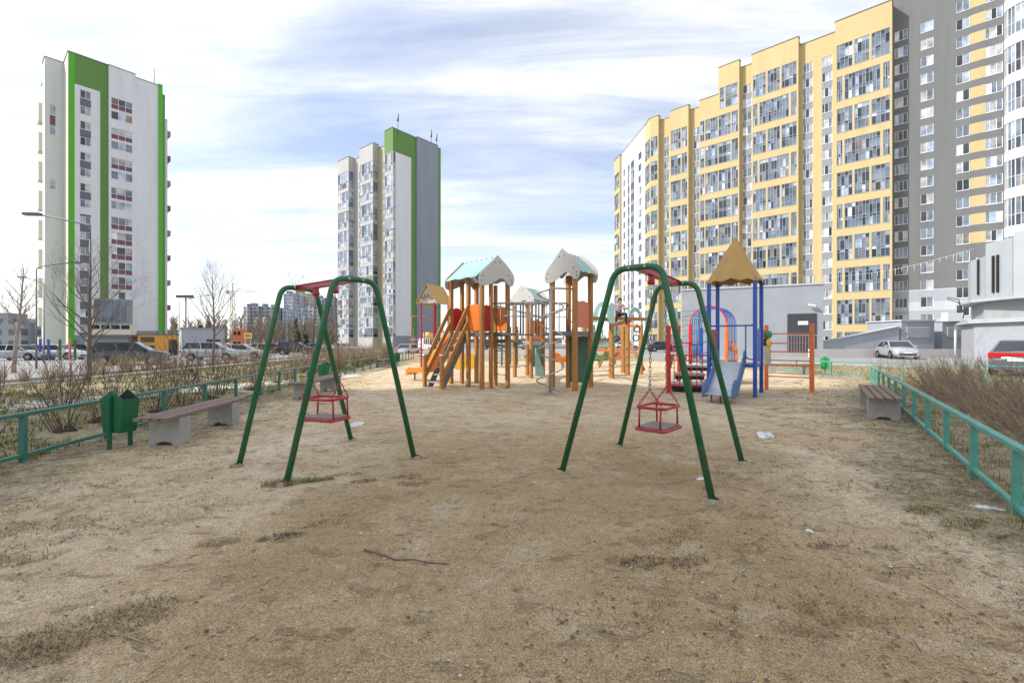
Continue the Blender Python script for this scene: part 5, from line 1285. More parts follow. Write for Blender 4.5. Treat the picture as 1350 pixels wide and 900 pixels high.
def bush_mesh(seed, h, stems, lean, wide, mats, twigs=5, r0=.0085):
    rnd = random.Random(seed); m = MB()
    for k in range(stems):
        a = rnd.uniform(0, 2*math.pi); b = rnd.uniform(0, .16); p = Vector((math.cos(a)*b, math.sin(a)*b, -.03)); tl = rnd.uniform(.1, 1)*wide
        d_ = Vector((math.cos(a)*tl+lean[0], math.sin(a)*tl+lean[1], 1)).normalized(); L = h*rnd.uniform(.6, 1.15); pts = [p.copy()]; rad = [r0]; q = p.copy(); K = 5; sp = []
        for i in range(K):
            d_ = (d_+Vector((rnd.uniform(-1, 1), rnd.uniform(-1, 1), rnd.uniform(-.3, .7)))*.10).normalized(); q = q+d_*L/K; pts.append(q.copy()); rad.append(r0*(1-.75*(i+1)/K)); sp.append((q.copy(), d_.copy()))
        m.tube(pts, rad, 3, cap=False, mi=rnd.randrange(len(mats)))
        for j in range(twigs):
            q, dd = sp[rnd.randrange(1, K)]; nd = (dd+Vector((rnd.uniform(-1, 1), rnd.uniform(-1, 1), rnd.uniform(-.2, .8)))*.62).normalized(); l = L*rnd.uniform(.14, .34)
            m.tube([q, q+nd*l*.5, q+(nd+UPZ*.15).normalized()*l], [r0*.45, r0*.36, r0*.2], 3, cap=False, mi=rnd.randrange(len(mats)))
    return m.mesh('bush', mats)
TW2 = M('grey_twig', (.105, .082, .065), .85, var=.3, scale=6); TW3 = M('straw_twig', (.36, .28, .17), .8, var=.3, scale=6)
TWL = M('light_twig', (.42, .335, .235), .8, var=.3, scale=5)
BUSH_L = [bush_mesh(100+i, 1.15, 23, (0, 0), .70, [TWIG, TW2, TW2, TWL], 6, .0095) for i in range(4)]
BUSH_R = [bush_mesh(200+i, 1.15, 22, (-.60, .05), 1.5, [TWIG, TWL, TWIG, TW3], 9, .0115) for i in range(4)]
BUSH_F = [bush_mesh(300+i, 1.2, 60, (0, 0), .75, [TWIGRED, TWIG, TW3], 5, .014) for i in range(3)]
def bush(mesh, loc, rz, s, label, group):
    o = inst(mesh, None, loc, (0, 0, rz), 'bare_bush', (s, s, s*random.uniform(.9, 1.12))); tag(o, label, 'bush', group); return o
CLOD = M('dark_soil_clod', (.055, .042, .034), .95, var=.4, scale=10, bump=.6, bscale=20)
for i in range(13):
    y = 4.9+i*1.02+random.uniform(-.15, .15); x = fence_left_x(y)-.95+random.uniform(-.25, .2)
    b = bush(BUSH_L[i % 4], (x, y, 0), random.uniform(0, 6.3), random.uniform(.9, 1.12), 'leafless bush with dark soil clod at its foot behind the long teal fence' if (i % 2 == 0 or i < 4) else 'leafless bush without soil clod close behind the long teal fence', 'leafless bushes with soil clods' if (i % 2 == 0 or i < 4) else 'leafless bushes without soil clods')
    if i % 2 == 0 or i < 4:
        m = MB(); rnd = random.Random(i)
        m.ball((0, 0, .0), .14, 10, sc=(1.2, .95, .55)); m.v = [(a+rnd.uniform(-.03, .03), c+rnd.uniform(-.03, .03), e+rnd.uniform(-.02, .02)) for a, c, e in m.v]
        m.build('soil_clod', CLOD, b)
for i in range(6):
    y = 7.2+i*2.3; x = fence_left_x(y)-2.9+random.uniform(-.5, .5)
    bush(BUSH_L[(i+1) % 4], (x, y, 0), random.uniform(0, 6.3), random.uniform(.8, 1.0), 'leafless bush in the second row behind the long teal fence', 'second row of leafless bushes')
fd = Vector((.568, .823, 0)); fo = Vector((.823, -.568, 0))
for row, off in ((0, 1.15), (1, 2.0)):
    for k in range(15):
        t = 1.2+k*.86+row*.3; p = Vector((fence_right_x(3.57), 3.57, 0))+fd*t+fo*(off+random.uniform(-.15, .2))
        bush(BUSH_R[(k+row) % 4], (p.x, p.y, -.02), random.uniform(-.5, .5), random.uniform(.62, .84)+.08*row, 'leafless bush leaning in the dense hedge outside the bright teal fence', 'dense leaning leafless hedge')
for i in range(26):
    y = 19.5+i*.72; x = -8.6-.045*(y-19.5)+random.uniform(-.3, .3)-(.9 if i % 2 else 0)
    bush(BUSH_F[i % 3], (x, y, 0), random.uniform(0, 6.3), random.uniform(.72, .98), 'russet leafless bush in the hedge behind the second teal fence', 'russet hedge bushes')
for i in range(22):
    y = 17.0+i*1.0; x = lx(-19.4, y)+random.uniform(-.3, .3)
    bush(BUSH_F[(i+1) % 3], (x, y, drop(x)), random.uniform(0, 6.3), random.uniform(.45, .66)+(.22 if 4 < i < 11 else 0), 'russet leafless bush along the car park kerb', 'bushes along the car park kerb')
for i in range(9):
    p = gp(1150+i*14, 489+random.uniform(-2, 4)); bush(BUSH_L[i % 4], (p.x+.6, p.y+.4, 0), random.uniform(0, 6.3), random.uniform(.45, .62), 'small leafless bush behind the corner of the thin teal fence', 'small bushes by the thin fence')

# ------------------------------------------------------------------ grass, dead leaves, pebbles (uncountable)
def scatter_grass():
    rnd = random.Random(77); m = MB(); V_, F_, MI = m.v, m.f, m.m
    def blade(x, y, h, wd_, mi, flat=.5, low=1.0):
        z = ground_h(x, y); a = rnd.uniform(0, 6.283); l = rnd.uniform(.2, 1)*h*flat; dx, dy = math.cos(a), math.sin(a); px_, py_ = -dy*wd_, dx*wd_; n0 = len(V_)
        hz = h*math.sqrt(max(.05, 1-min(.95, (l/h)**2)))*low; l = l*(1+1.6*(1-low))
        V_.extend([(x-px_, y-py_, z-.005), (x+px_, y+py_, z-.005), (x+dx*l*.4+px_*.7, y+dy*l*.4+py_*.7, z+hz*.65), (x+dx*l*.4-px_*.7, y+dy*l*.4-py_*.7, z+hz*.65), (x+dx*l, y+dy*l, z+hz)])
        F_.append((n0, n0+1, n0+2, n0+3)); F_.append((n0+3, n0+2, n0+4)); MI.extend((mi, mi)); m.sm.extend((False, False))
    def tuft(cx, cy, rad, k, h, mix, flat=.9, sx=1.0, ang=0.0, low=1.0, wf=1.0):
        for _ in range(k):
            r = rad*math.sqrt(rnd.random()); a = rnd.uniform(0, 6.283); ex = r*math.cos(a)*sx; ey = r*math.sin(a)/sx; x = cx+ex*math.cos(ang)-ey*math.sin(ang); y = cy+ex*math.sin(ang)+ey*math.cos(ang)
            blade(x, y, h*rnd.uniform(.5, 1.2), (.0016+.0006*cy*.4)*wf, pick2(mix), flat, low)
    def pick2(mix):
        q = rnd.random(); return 0 if q < mix[0] else 1 if q < mix[0]+mix[1] else 2
    # named tufts on the sand, from the photograph
    for px, py, rad, k, h, mix in ((378, 638, .14, 150, .09, (.6, .35, .05)), (420, 634, .09, 90, .07, (.5, .45, .05)), (290, 717, .08, 80, .045, (.6, .2, .2)), (372, 708, .10, 110, .04, (.15, .05, .8)), (60, 850, .17, 160, .05, (.6, .08, .32)), (130, 825, .2, 260, .045, (.6, .03, .37)), (175, 805, .13, 120, .045, (.6, .03, .37)),
                                  (30, 870, .13, 140, .06, (.6, .1, .3)), (850, 742, .10, 110, .035, (.2, .1, .7)), (905, 740, .09, 80, .03, (.2, .1, .7)), (480, 633, .08, 60, .04, (.4, .2, .4)), (545, 637, .1, 70, .04, (.4, .15, .45)), (535, 628, .1, 60, .04, (.4, .15, .45)), (1220, 672, .13, 120, .06, (.4, .45, .15)),
                                  (1270, 690, .14, 100, .05, (.5, .3, .2)), (75, 690, .2, 120, .05, (.6, .2, .2)), (60, 715, .12, 60, .04, (.5, .2, .3)), (20, 740, .15, 90, .06, (.5, .3, .2)), (190, 690, .25, 100, .04, (.5, .25, .25)), (280, 665, .3, 110, .035, (.5, .1, .4)), (1100, 715, .1, 50, .03, (.3, .1, .6)), (1080, 717, .06, 40, .03, (.2, 0, .8)),
                                  (820, 738, .07, 50, .03, (.2, .05, .75)), (1190, 640, .2, 120, .05, (.4, .3, .3)), (1250, 655, .25, 160, .05, (.5, .3, .2)), (460, 625, .12, 50, .03, (.4, .1, .5)), (430, 690, .1, 40, .03, (.3, .1, .6)), (600, 605, .2, 40, .03, (.3, .1, .6)), (900, 712, .1, 40, .03, (.3, .1, .6))):
        p = gp(px, py); tuft(p.x, p.y, rad*1.1, int(k*2.6), h, mix, .95, 1.5, .35, .5 if h < .065 else .75)
    # scruffy edges just inside the fences
    for _ in range(1150):
        y = 2.2+16*rnd.random()**1.6; s = rnd.random()**1.7*2.4
        if rnd.random() < .5: x = fence_left_x(y)+.05+s*.9
        else: x = fence_right_x(y)-.05-s*1.15
        tuft(x, y, rnd.uniform(.04, .17), rnd.randrange(8, 30), rnd.uniform(.03, .085), (.58, .20, .22), .95, 1.3, .4, rnd.uniform(.3, .6))
    for _ in range(120):
        y = 2.0+10*rnd.random()**1.4; x = rnd.uniform(fence_left_x(y), fence_right_x(y)); tuft(x, y, rnd.uniform(.03, .10), rnd.randrange(4, 14), rnd.uniform(.012, .03), (.35, .05, .6), 1.0, 1.5, .4, .3)
    # lawns outside
    for _ in range(7500):
        y = 3.4+34*rnd.random()**1.9; x = fence_left_x(y)-.02-rnd.random()**1.3*9.5
        if noise.noise((x*.5, y*.5, 4)) < -.25: continue
        g = .5+.9*noise.noise((x*.3, y*.3, 9)); tuft(x, y, .12, rnd.randrange(6, 13), rnd.uniform(.05, .12), (.48-g*.3, .46+g*.3, .06), .8, 1.0, 0.0, 1.0, 2.2)
    for _ in range(3300):
        y = 2.8+18*rnd.random()**1.6; x = fence_right_x(y)+.03+rnd.random()**1.4*6
        g = .35+.9*noise.noise((x*.4, y*.4, 2)); tuft(x, y, .11, rnd.randrange(6, 13), rnd.uniform(.04, .11), (.62-g*.3, .22+g*.35, .14), .85)
    for _ in range(1400):
        x = rnd.uniform(13.6, 24); y = 15.2+(13.2-x*.0)*rnd.random()-.25*(x-13.6); g = .5
        if y < 15: continue
        tuft(x, y, .16, 7, .10, (.45, .5, .05), .8)
    o = m.build('grass', [DRYG, GRG, BRG]); o['kind'] = 'stuff'; o['label'] = 'dry and green grass tufts along the fences and in the sand'; o['category'] = 'grass'
scatter_grass()
def litter():
    rnd = random.Random(5); m = MB()
    for _ in range(6500):
        y = 1.5+14*rnd.random()**1.8; q = rnd.random()
        if q < .30: x = fence_right_x(y)-rnd.random()**1.5*3.2+.3
        elif q < .52: x = fence_left_x(y)+rnd.random()**1.5*3.0-.3
        else: x = rnd.uniform(fence_left_x(y), fence_right_x(y))
        z = ground_h(x, y)+.004; s = rnd.uniform(.003, .009)*(1+.07*y); a = rnd.uniform(0, 6.28); e = rnd.uniform(.3, 1.0)
        ux, uy = math.cos(a)*s, math.sin(a)*s; vx, vy = -math.sin(a)*s*e, math.cos(a)*s*e; t = [rnd.uniform(0, .6)*s for _ in range(4)]
        m.face([(x-ux-vx, y-uy-vy, z+t[0]), (x+ux-vx, y+uy-vy, z+t[1]), (x+ux+vx, y+uy+vy, z+t[2]), (x-ux+vx, y-uy+vy, z+t[3])], 0 if q < .55 or rnd.random() < .5 else 1 if rnd.random() < .93 else 2)
    for _ in range(1300):       # short twigs
        y = 1.6+10*rnd.random()**1.7; x = rnd.uniform(fence_left_x(y)-.1, fence_right_x(y)+.1); z = ground_h(x, y)+.004; a = rnd.gauss(.45, .5); l = rnd.uniform(.02, .09)
        p = Vector((x, y, z)); q2 = p+Vector((math.cos(a)*l, math.sin(a)*l, rnd.uniform(0, .012))); m.tube([p, q2], rnd.uniform(.0007, .0017)*(1+.06*y), 3, mi=0 if rnd.random() < .65 else 1)
    for _ in range(5200):       # flattened straw mats along the fences
        y = 1.9+11*rnd.random()**1.5; s = rnd.random()**1.8
        x = fence_right_x(y)-.1-s*2.6 if rnd.random() < .6 else fence_left_x(y)+.1+s*2.4
        if noise.noise((x*1.4, y*1.4, 3)) < -.05 or (y < 4.2 and rnd.random() < .65): continue
        z = ground_h(x, y)+.005; a = rnd.gauss(.3, .8); l = rnd.uniform(.03, .16); p = Vector((x, y, z)); q2 = p+Vector((math.cos(a)*l, math.sin(a)*l, rnd.uniform(0, .02)))
        m.tube([p, (p+q2)/2+Vector((rnd.uniform(-.015, .015), rnd.uniform(-.015, .015), rnd.uniform(0, .012))), q2], rnd.uniform(.0007, .0015)*(1+.12*y), 3, mi=1 if rnd.random() < .75 else 0)
    for _ in range(2400):       # pebbles
        y = 1.5+9*rnd.random()**1.7; x = rnd.uniform(fence_left_x(y), fence_right_x(y)); r = rnd.uniform(.002, .007); c = Vector((x, y, ground_h(x, y)+r*.3))
        oc = [c+Vector(v_)*r*rnd.uniform(.7, 1.3) for v_ in ((1, 0, 0), (0, 1, 0), (-1, 0, 0), (0, -1, 0), (0, 0, .8), (0, 0, -.8))]
        m.raw(oc, [(0, 1, 4), (1, 2, 4), (2, 3, 4), (3, 0, 4), (1, 0, 5), (2, 1, 5), (3, 2, 5), (0, 3, 5)], 3 if rnd.random() < .93 else 2)
    o = m.build('ground_litter', [M('dead_leaf', (.135, .095, .06), .9, var=.4, scale=2), M('pale_straw', (.42, .35, .23), .8), M('white_scrap', (.75, .75, .74), .7), M('pebble', (.40, .37, .33), .85, var=.3, scale=9)]); o['kind'] = 'stuff'; o['label'] = 'dead leaves, twig bits and pebbles over the sand'; o['category'] = 'litter'
litter()
def stick(name, label, cat, pts, r, mat):
    P = [Vector((p.x, p.y, ground_h(p.x, p.y)+r*1.2+dz)) for p, dz in pts]; m = MB(); m.tube(P, [r*(1.15-.6*i/len(P)) for i in range(len(P))], 6); tag(m.build(name, mat), label, cat)
stick('fallen_stick', 'thin crooked dark stick lying on the open sand', 'stick', [(gp(480, 725), 0), (gp(500, 731), .006), (gp(522, 738), .0), (gp(545, 739), .008), (gp(565, 743), 0), (gp(590, 744), .004)], .0055, BARK)
stick('straw_stalk', 'long pale straw stalk lying on the sand towards the bright teal fence', 'straw', [(gp(1213, 765), 0), (gp(1240, 783), .006), (gp(1272, 803), .004), (gp(1300, 822), .006), (gp(1330, 841), 0)], .0035, M('straw', (.52, .44, .29), .7))
stick('curved_stalk', 'curled pale dry stalk on the sand near the bright teal fence', 'straw', [(gp(1205, 730), 0), (gp(1212, 742), .006), (gp(1225, 750), .01), (gp(1245, 756), .01), (gp(1258, 748), .02), (gp(1255, 735), .02)], .003, TW3)
stick('fallen_stick', 'short pale twig lying on the dry grass patch', 'stick', [(gp(145, 836), 0), (gp(165, 841), .006), (gp(190, 848), 0)], .004, TW3)
stick('fallen_stick', 'short bent twig lying behind the bin on the scruffy sand', 'stick', [(gp(115, 687), 0), (gp(132, 692), .006), (gp(152, 698), 0)], .004, TW3)
def scrap(label, loc, s, seed, cat='plastic bag', name='plastic_bag'):
    rnd = random.Random(seed); m = MB(); m.ball((0, 0, 0), 1, 14, sc=(s[0], s[1], s[2]))
    m.v = [(x*(1+rnd.uniform(-.35, .3)), y*(1+rnd.uniform(-.35, .3)), max(-.3*s[2], z*(1+rnd.uniform(-.5, .5)))) for x, y, z in m.v]
    for i in range(len(m.sm)): m.sm[i] = False
    o = m.build(name, M('crumpled_plastic', (.72, .72, .70), .5, var=.15, scale=14, bump=.5, bscale=30)); o.location = (loc.x, loc.y, ground_h(loc.x, loc.y)+s[2]*.25); o.rotation_euler = (0, 0, rnd.uniform(0, 3)); tag(o, label, cat)
scrap('large crumpled white plastic bag lying by the swing in front of the slide', gp(1008, 576), (.15, .11, .055), 1)
scrap('crumpled white plastic bag lying behind the swing nearest the long bench', gp(470, 560), (.13, .09, .04), 2)
scrap('small white paper scrap between the legs of the swing before the slide', gp(925, 627), (.055, .04, .012), 3, 'paper', 'paper_scrap')
scrap('pale scrap of plastic among the grass under the bright teal fence', gp(1302, 670), (.10, .03, .015), 4, 'plastic scrap', 'plastic_scrap')
scrap('tiny white paper scrap on the open sand in front of the swing', gp(1067, 698), (.03, .02, .010), 6, 'paper', 'paper_scrap')
# ------------------------------------------------------------------ cars
GLZ = glass('car_glass', (.03, .035, .04), .03, 1.5); TYRE = M('tyre', (.02, .02, .021), .85); RIMM = M('alloy_rim', (.45, .45, .46), .35, metal=.8)
HLM = M('headlamp', (.65, .67, .70), .15, var=.1); TLM = M('tail_lamp', (.50, .012, .012), .2); TRIM = M('dark_trim', (.025, .025, .027), .6); PLATE = M('number_plate', (.75, .75, .74), .5)
wm = MB(); wm.lathe([(.20, -.10), (.30, -.10), (.325, -.07), (.325, .07), (.30, .10), (.20, .10)], (0, 0, 0), 20, (0, 1, 0)); TYREME = wm.mesh('tyre', TYRE)
wm = MB(); wm.lathe([(0, .085), (.06, .09), (.07, .07), (.17, .06), (.205, .085)], (0, 0, 0), 20, (0, 1, 0)); wm.lathe([(0, -.085), (.06, -.09), (.07, -.07), (.17, -.06), (.205, -.085)], (0, 0, 0), 20, (0, 1, 0))
for k in range(5):
    a = 2*math.pi*k/5
    for s in (-1, 1): wm.obox((.12*math.cos(a), s*.085, .12*math.sin(a)), (.075*math.cos(a), 0, .075*math.sin(a)), (0, .008, 0), (-.022*math.sin(a), 0, .022*math.cos(a)))
RIMME = wm.mesh('rim', RIMM)
KIND = {   # body: (x, z_top, half width factor); cabin: rear base, rear roof, front roof, front base x; z belt, z roof
 'sedan': dict(L=4.4, W=.87, body=[(-2.2, .62, .80), (-2.16, .88, .90), (-2.0, .97, .96), (-1.3, 1.0, 1), (0, .98, 1), (.95, .97, 1), (1.6, .88, .97), (2.05, .76, .90), (2.2, .58, .78)], cab=(-1.75, -.95, .25, 1.05), zb=.955, zr=1.44),
 'suv': dict(L=4.6, W=.93, body=[(-2.3, .62, .82), (-2.27, 1.0, .92), (-2.15, 1.12, .97), (-1.3, 1.14, 1), (0, 1.12, 1), (1.0, 1.10, 1), (1.7, 1.02, .97), (2.15, .90, .90), (2.3, .62, .78)], cab=(-2.2, -1.75, .35, 1.25), zb=1.09, zr=1.68),
 'wagon': dict(L=4.3, W=.85, body=[(-2.15, .62, .82), (-2.12, .95, .92), (-2.0, 1.0, .97), (-1.3, 1.0, 1), (0, .98, 1), (.95, .97, 1), (1.6, .88, .97), (2.0, .78, .9), (2.15, .58, .78)], cab=(-2.1, -1.85, .2, 1.0), zb=.955, zr=1.46),
 'van': dict(L=5.2, W=.98, body=[(-2.6, .7, .9), (-2.58, 1.2, .97), (-2.5, 1.3, 1), (-1.3, 1.3, 1), (0, 1.3, 1), (1.2, 1.28, 1), (1.9, 1.12, .97), (2.45, .95, .9), (2.6, .65, .8)], cab=(-2.58, -2.5, 1.1, 1.85), zb=1.25, zr=2.3)}
CARS = {}
def car(kind, paint, label, loc, rot, group=None, tail=None):
    k = KIND[kind]; W = k['W']; L = k['L']; r = thing('car', label, 'van' if kind == 'van' else 'car', loc, rot, group)
    m = MB(); secs = []
    zlow = .22 if kind != 'suv' else .28
    for x, zt, f in k['body']:
        w_ = W*f; secs.append([(x, -w_*.90, zlow), (x, -w_*.99, zlow+.15), (x, -w_, (zlow+zt)*.55), (x, -w_*.96, zt-.09), (x, -w_*.88, zt-.02), (x, 0, zt+.02), (x, w_*.88, zt-.02), (x, w_*.96, zt-.09), (x, w_, (zlow+zt)*.55), (x, w_*.99, zlow+.15), (x, w_*.90, zlow)])
    n_ = len(secs[0]); vv = [p for s in secs for p in s]; ff = [(i*n_+j, i*n_+j+1, (i+1)*n_+j+1, (i+1)*n_+j) for i in range(len(secs)-1) for j in range(n_-1)]+[(i*n_+n_-1, i*n_, (i+1)*n_, (i+1)*n_+n_-1) for i in range(len(secs)-1)]
    m.raw(vv, ff, 0, True); m.face(secs[0]); m.face(list(reversed(secs[-1])))
    x0, x1, x2, x3 = k['cab']; zb, zr = k['zb'], k['zr']; wb, wr = W*.93, W*.74
    m.raw([(x1, -wr, zr), (x1, wr, zr), (x2, wr, zr), (x2, -wr, zr), (x1-.05, -wr-.02, zr-.05), (x1-.05, wr+.02, zr-.05), (x2+.07, wr+.02, zr-.05), (x2+.07, -wr-.02, zr-.05)], [(0, 3, 2, 1), (0, 1, 5, 4), (1, 2, 6, 5), (2, 3, 7, 6), (3, 0, 4, 7)], 0, False)
    def side(x, t): return None
    for s in (-1, 1):       # pillars
        for (xa, xb_) in ((x0, x1-.05), (x3, x2+.07), ((x0+x3)*.5-.1, (x1+x2)*.5-.05)): m.bar((xa, s*wb*.985, zb-.03), (xb_, s*(wr+.015), zr-.045), .08, .05)
    m.build('body', paint, r)
    for s in (-1, 1):
        g = MB(); xm0, xm1 = (x0+x3)*.5-.1, (x1+x2)*.5-.05
        for a, b, c, e in ((x0, xm0, xm1, x1-.05), (xm0, x3, x2+.07, xm1)): 
            g = MB(); g.face([(a, s*wb, zb-.02), (b, s*wb, zb-.02), (c, s*(wr+.02), zr-.05), (e, s*(wr+.02), zr-.05)] if s < 0 else [(b, s*wb, zb-.02), (a, s*wb, zb-.02), (e, s*(wr+.02), zr-.05), (c, s*(wr+.02), zr-.05)]); g.build('side_window', GLZ if kind != 'van' or b == x3 else paint, r)
        d_ = MB(); d_.box(xm0-.6, xm0-.48, s*(W+.002)-.012, s*(W+.002)+.012, .78, .81); d_.box(xm0+.35, xm0+.47, s*(W+.002)-.012, s*(W+.002)+.012, .78, .81); d_.build('door_handle', TRIM, r)
        mi_ = MB(); mi_.obox((x3-.25, s*(wb+.13), zb+.06), (.06, 0, 0), (0, .09, 0), (0, 0, .07)); mi_.build('mirror', paint, r)
        hl = MB(); xf = L/2; hl.prism([(xf-.09, s*W*.50, .60), (xf-.15, s*W*.82, .62), (xf-.30, s*W*.86, .72), (xf-.16, s*W*.50, .71)], (.05, 0, .01)); hl.build('headlight', HLM, r)
        tl = MB(); tl.box(-L/2-.012, -L/2+.16, min(s*W*.52, s*W*.93), max(s*W*.52, s*W*.93), .72, .92); tl.build('tail_light', TLM, r)
        for xw in (-L*.30, L*.305):
            ar = MB(); ar.lathe([(0, 0), (.385, 0)], (xw, s*(W*.985+.012), .33), 20, (0, s, 0)); ar.build('wheel_arch', TRIM, r)
            t_ = inst(TYREME, r, (xw, s*(W-.065), .325), None, 'tyre'); inst(RIMME, t_, (0, 0, 0), None, 'rim')
    g = MB(); g.face([(x3, -wb, zb), (x3, wb, zb), (x2+.07, wr, zr-.05), (x2+.07, -wr, zr-.05)]); g.build('windscreen', GLZ, r)
    g = MB(); g.face([(x0, wb, zb), (x0, -wb, zb), (x1-.05, -wr, zr-.05), (x1-.05, wr, zr-.05)]); g.build('rear_window', GLZ, r)
    b_ = MB(); b_.box(L/2-.06, L/2+.012, -W*.62, W*.62, .30, .44); b_.build('grille', TRIM, r); b_ = MB(); b_.box(L/2-.05, L/2+.02, -.26, .26, .46, .56); b_.build('number_plate', PLATE, r)
    b_ = MB(); b_.box(-L/2-.016, -L/2+.05, -.26, .26, .60, .70); b_.build('number_plate', PLATE, r)
    if tail: 
        b_ = MB(); b_.box(-L/2-.02, -L/2+.2, -W*.9, W*.9, .80, .93); b_.build('light_bar', TLM, r)
    return r
def cp(name, c, **kw): return M(name, c, .28, coat=.6, var=.03, metal=kw.get('metal', .3))
SILV_ = cp('silver_paint', (.42, .44, .46)); DKG = cp('dark_grey_paint', (.05, .055, .06)); WHT = cp('white_paint', (.70, .70, .69), metal=0); BLK = cp('black_paint', (.02, .02, .024)); BEI = cp('beige_silver_paint', (.48, .46, .42)); BLU = cp('steel_blue_paint', (.17, .21, .28))
def pos(px, Y): return Vector(((px-675)/FPX*Y, Y, .02 if px > 600 else -.335))
R_ = math.radians
car('suv', DKG, 'dark grey estate car with pale roof parked behind the kerb bushes', pos(174, 34), R_(24))
car('suv', SILV_, 'silver sport utility car parked before the grey box kiosk', pos(280, 42), R_(14))
car('wagon', BEI, 'pale beige estate car parked beside the silver sport utility car', pos(320, 46), R_(12))
car('sedan', BLK, 'dark saloon car in the far car park row', pos(362, 62), R_(5)); car('sedan', SILV_, 'silver saloon car behind the beige estate car', pos(347, 66), R_(5))
car('suv', BLK, 'black estate car below the distant grey towers', pos(390, 60), R_(10)); car('sedan', WHT, 'white saloon car between the two dark far cars', pos(374, 70), R_(5)); car('sedan', BLU, 'blue grey saloon car near the black estate car', pos(414, 72), R_(5))
car('sedan', SILV_, 'pale silver car in front of the silver balcony tower', pos(455, 76), R_(-5)); car('van', WHT, 'white van parked in front of the silver balcony tower', pos(566, 84), R_(-50))
car('sedan', SILV_, 'silver saloon car below the blank blue grey tower side', pos(536, 54), R_(-100))
car('sedan', SILV_, 'silver car half hidden by the pale-barked tree', pos(25, 42), R_(10)); car('wagon', WHT, 'white car parked before the white and lime tower', pos(78, 44), R_(8)); car('sedan', DKG, 'dark green grey saloon car at the foot of the lime tower', pos(112, 50), R_(12))
car('sedan', SILV_, 'silver saloon car facing forward before the low pale wall', pos(1182, 37), R_(-112))
car('sedan', cp('slate_paint', (.13, .15, .19)), 'dark slate car with red tail light bar behind the hedge', Vector((21.6, 19.0, .02)), R_(33), tail=True)
car('sedan', DKG, 'dark car parked beyond the sports court net', pos(873, 62), R_(0)); car('suv', BLU, 'blue grey car parked beyond the sports court net', pos(905, 64), R_(0)); car('sedan', WHT, 'white car below the white wing of the apartment block', pos(825, 74), R_(0)); car('sedan', SILV_, 'silver car far behind the spiral tower', pos(700, 80), R_(0)); car('wagon', DKG, 'dark estate car far behind the castle posts', pos(650, 78), R_(0))

# ------------------------------------------------------------------ lamps, kiosks, signs
POLE = M('grey_lamp_pole', (.17, .168, .165), .6, metal=.3, var=.15)
def lamp(label, base, h, arm, rise=.35, r=.06, double=None):
    t = thing('street_lamp', label, 'street lamp', base); m = MB(); m.tube([(0, 0, -.1), (0, 0, h*.3), (0, 0, h*.9)], [r, r*.85, r*.6], 8); m.build('pole', POLE, t)
    for a in ([arm] if double is None else [arm, double]):
        a = Vector((a[0], a[1], 0)); m = MB(); m.tube(fillet([V(0,0,h*.88), V(0,0,h-.1), a*.25+V(0,0,h+.02), a+V(0,0,h+rise)], .5, 5), r*.5, 7); m.build('arm', POLE, t)
        dn = a.normalized(); e = a+V(0,0,h+rise); m = MB(); m.obox(e+dn*.25, dn*.33, dn.cross(UPZ)*.11, (0, 0, .05)); m.build('lamp_head', DKSTEEL, t)
    return t
b = pos(119, 19.5); lamp('tall lamp post with one long arm beside the bare young tree', (b.x, b.y, -.3), 6.75, (-2.05, -.15), .35)
b = pos(48, 29); lamp('lamp post with arm reaching towards the lime tower', (b.x, b.y, -.3), 6.5, (2.0, .2), .25); b = pos(58, 40); lamp('lamp post with short arm behind the white cars', (b.x, b.y, -.3), 6.9, (-1.7, 0), .45)
b = pos(248, 66); lamp('tall lamp post with floodlight cluster by the grey box kiosk', (b.x, b.y, -.4), 8.0, (2.6, 0), .5); b = pos(236.5, 70); lamp('slim lamp post behind the orange kiosk', (b.x, b.y, -.4), 8.0, (1.6, 0), .5)
fl_ = thing('floodlight', 'cluster of floodlights on a tall mast by the grey box kiosk', 'floodlight', (*pos(245, 68).xy, -.4)); m = MB(); m.tube([(0, 0, 0), (0, 0, 8.3)], .1, 6); m.build('mast', POLE, fl_)
for x in (-1.0, -.3, .4, 1.0): m = MB(); m.obox((x, -.2, 8.5), (.28, 0, 0), (0, .12, 0), (0, -.05, .2)); m.build('lamp_head', DKSTEEL, fl_)
b = pos(545, 62); lamp('small distant lamp post before the blank tower side', (b.x, b.y, -.4), 4.1, (.3, 0), .05, .05)
ORK = M('orange_kiosk', (.72, .33, .05), .6, var=.06)
ok = thing('kiosk', 'low orange kiosk with dark windows and door', 'kiosk', (*pos(216, 58).xy, -.4), R_(20)); m = MB(); m.box(-2.3, 2.3, -1.2, 1.2, 0, 2.6); m.build('wall', ORK, ok); m = MB(); m.box(-2.4, 2.4, -1.3, 1.3, 2.603, 2.75); m.build('roof', DKSTEEL, ok)
for n_, x0, x1, z0, z1 in (('window', -2.0, -.6, 1.7, 2.35), ('window', -2.0, -.6, .5, 1.3), ('door', .9, 1.8, 0, 2.05)): m = MB(); m.box(x0, x1, -1.24, -1.203, z0, z1); m.build(n_, GLZ, ok)
gk = thing('kiosk', 'plain grey box kiosk behind the silver sport utility car', 'kiosk', (*pos(266, 52).xy, -.38), R_(40)); m = MB(); m.box(-2.0, 2.0, -1.7, 1.7, 0, 3.15); m.build('wall', LGREYW, gk); m = MB(); m.box(-2.08, 2.08, -1.78, 1.78, 3.153, 3.28); m.build('roof', SPAN, gk); m = MB(); m.box(.3, 1.6, -1.74, -1.703, 1.3, 2.0); m.build('window', GLZ, gk)
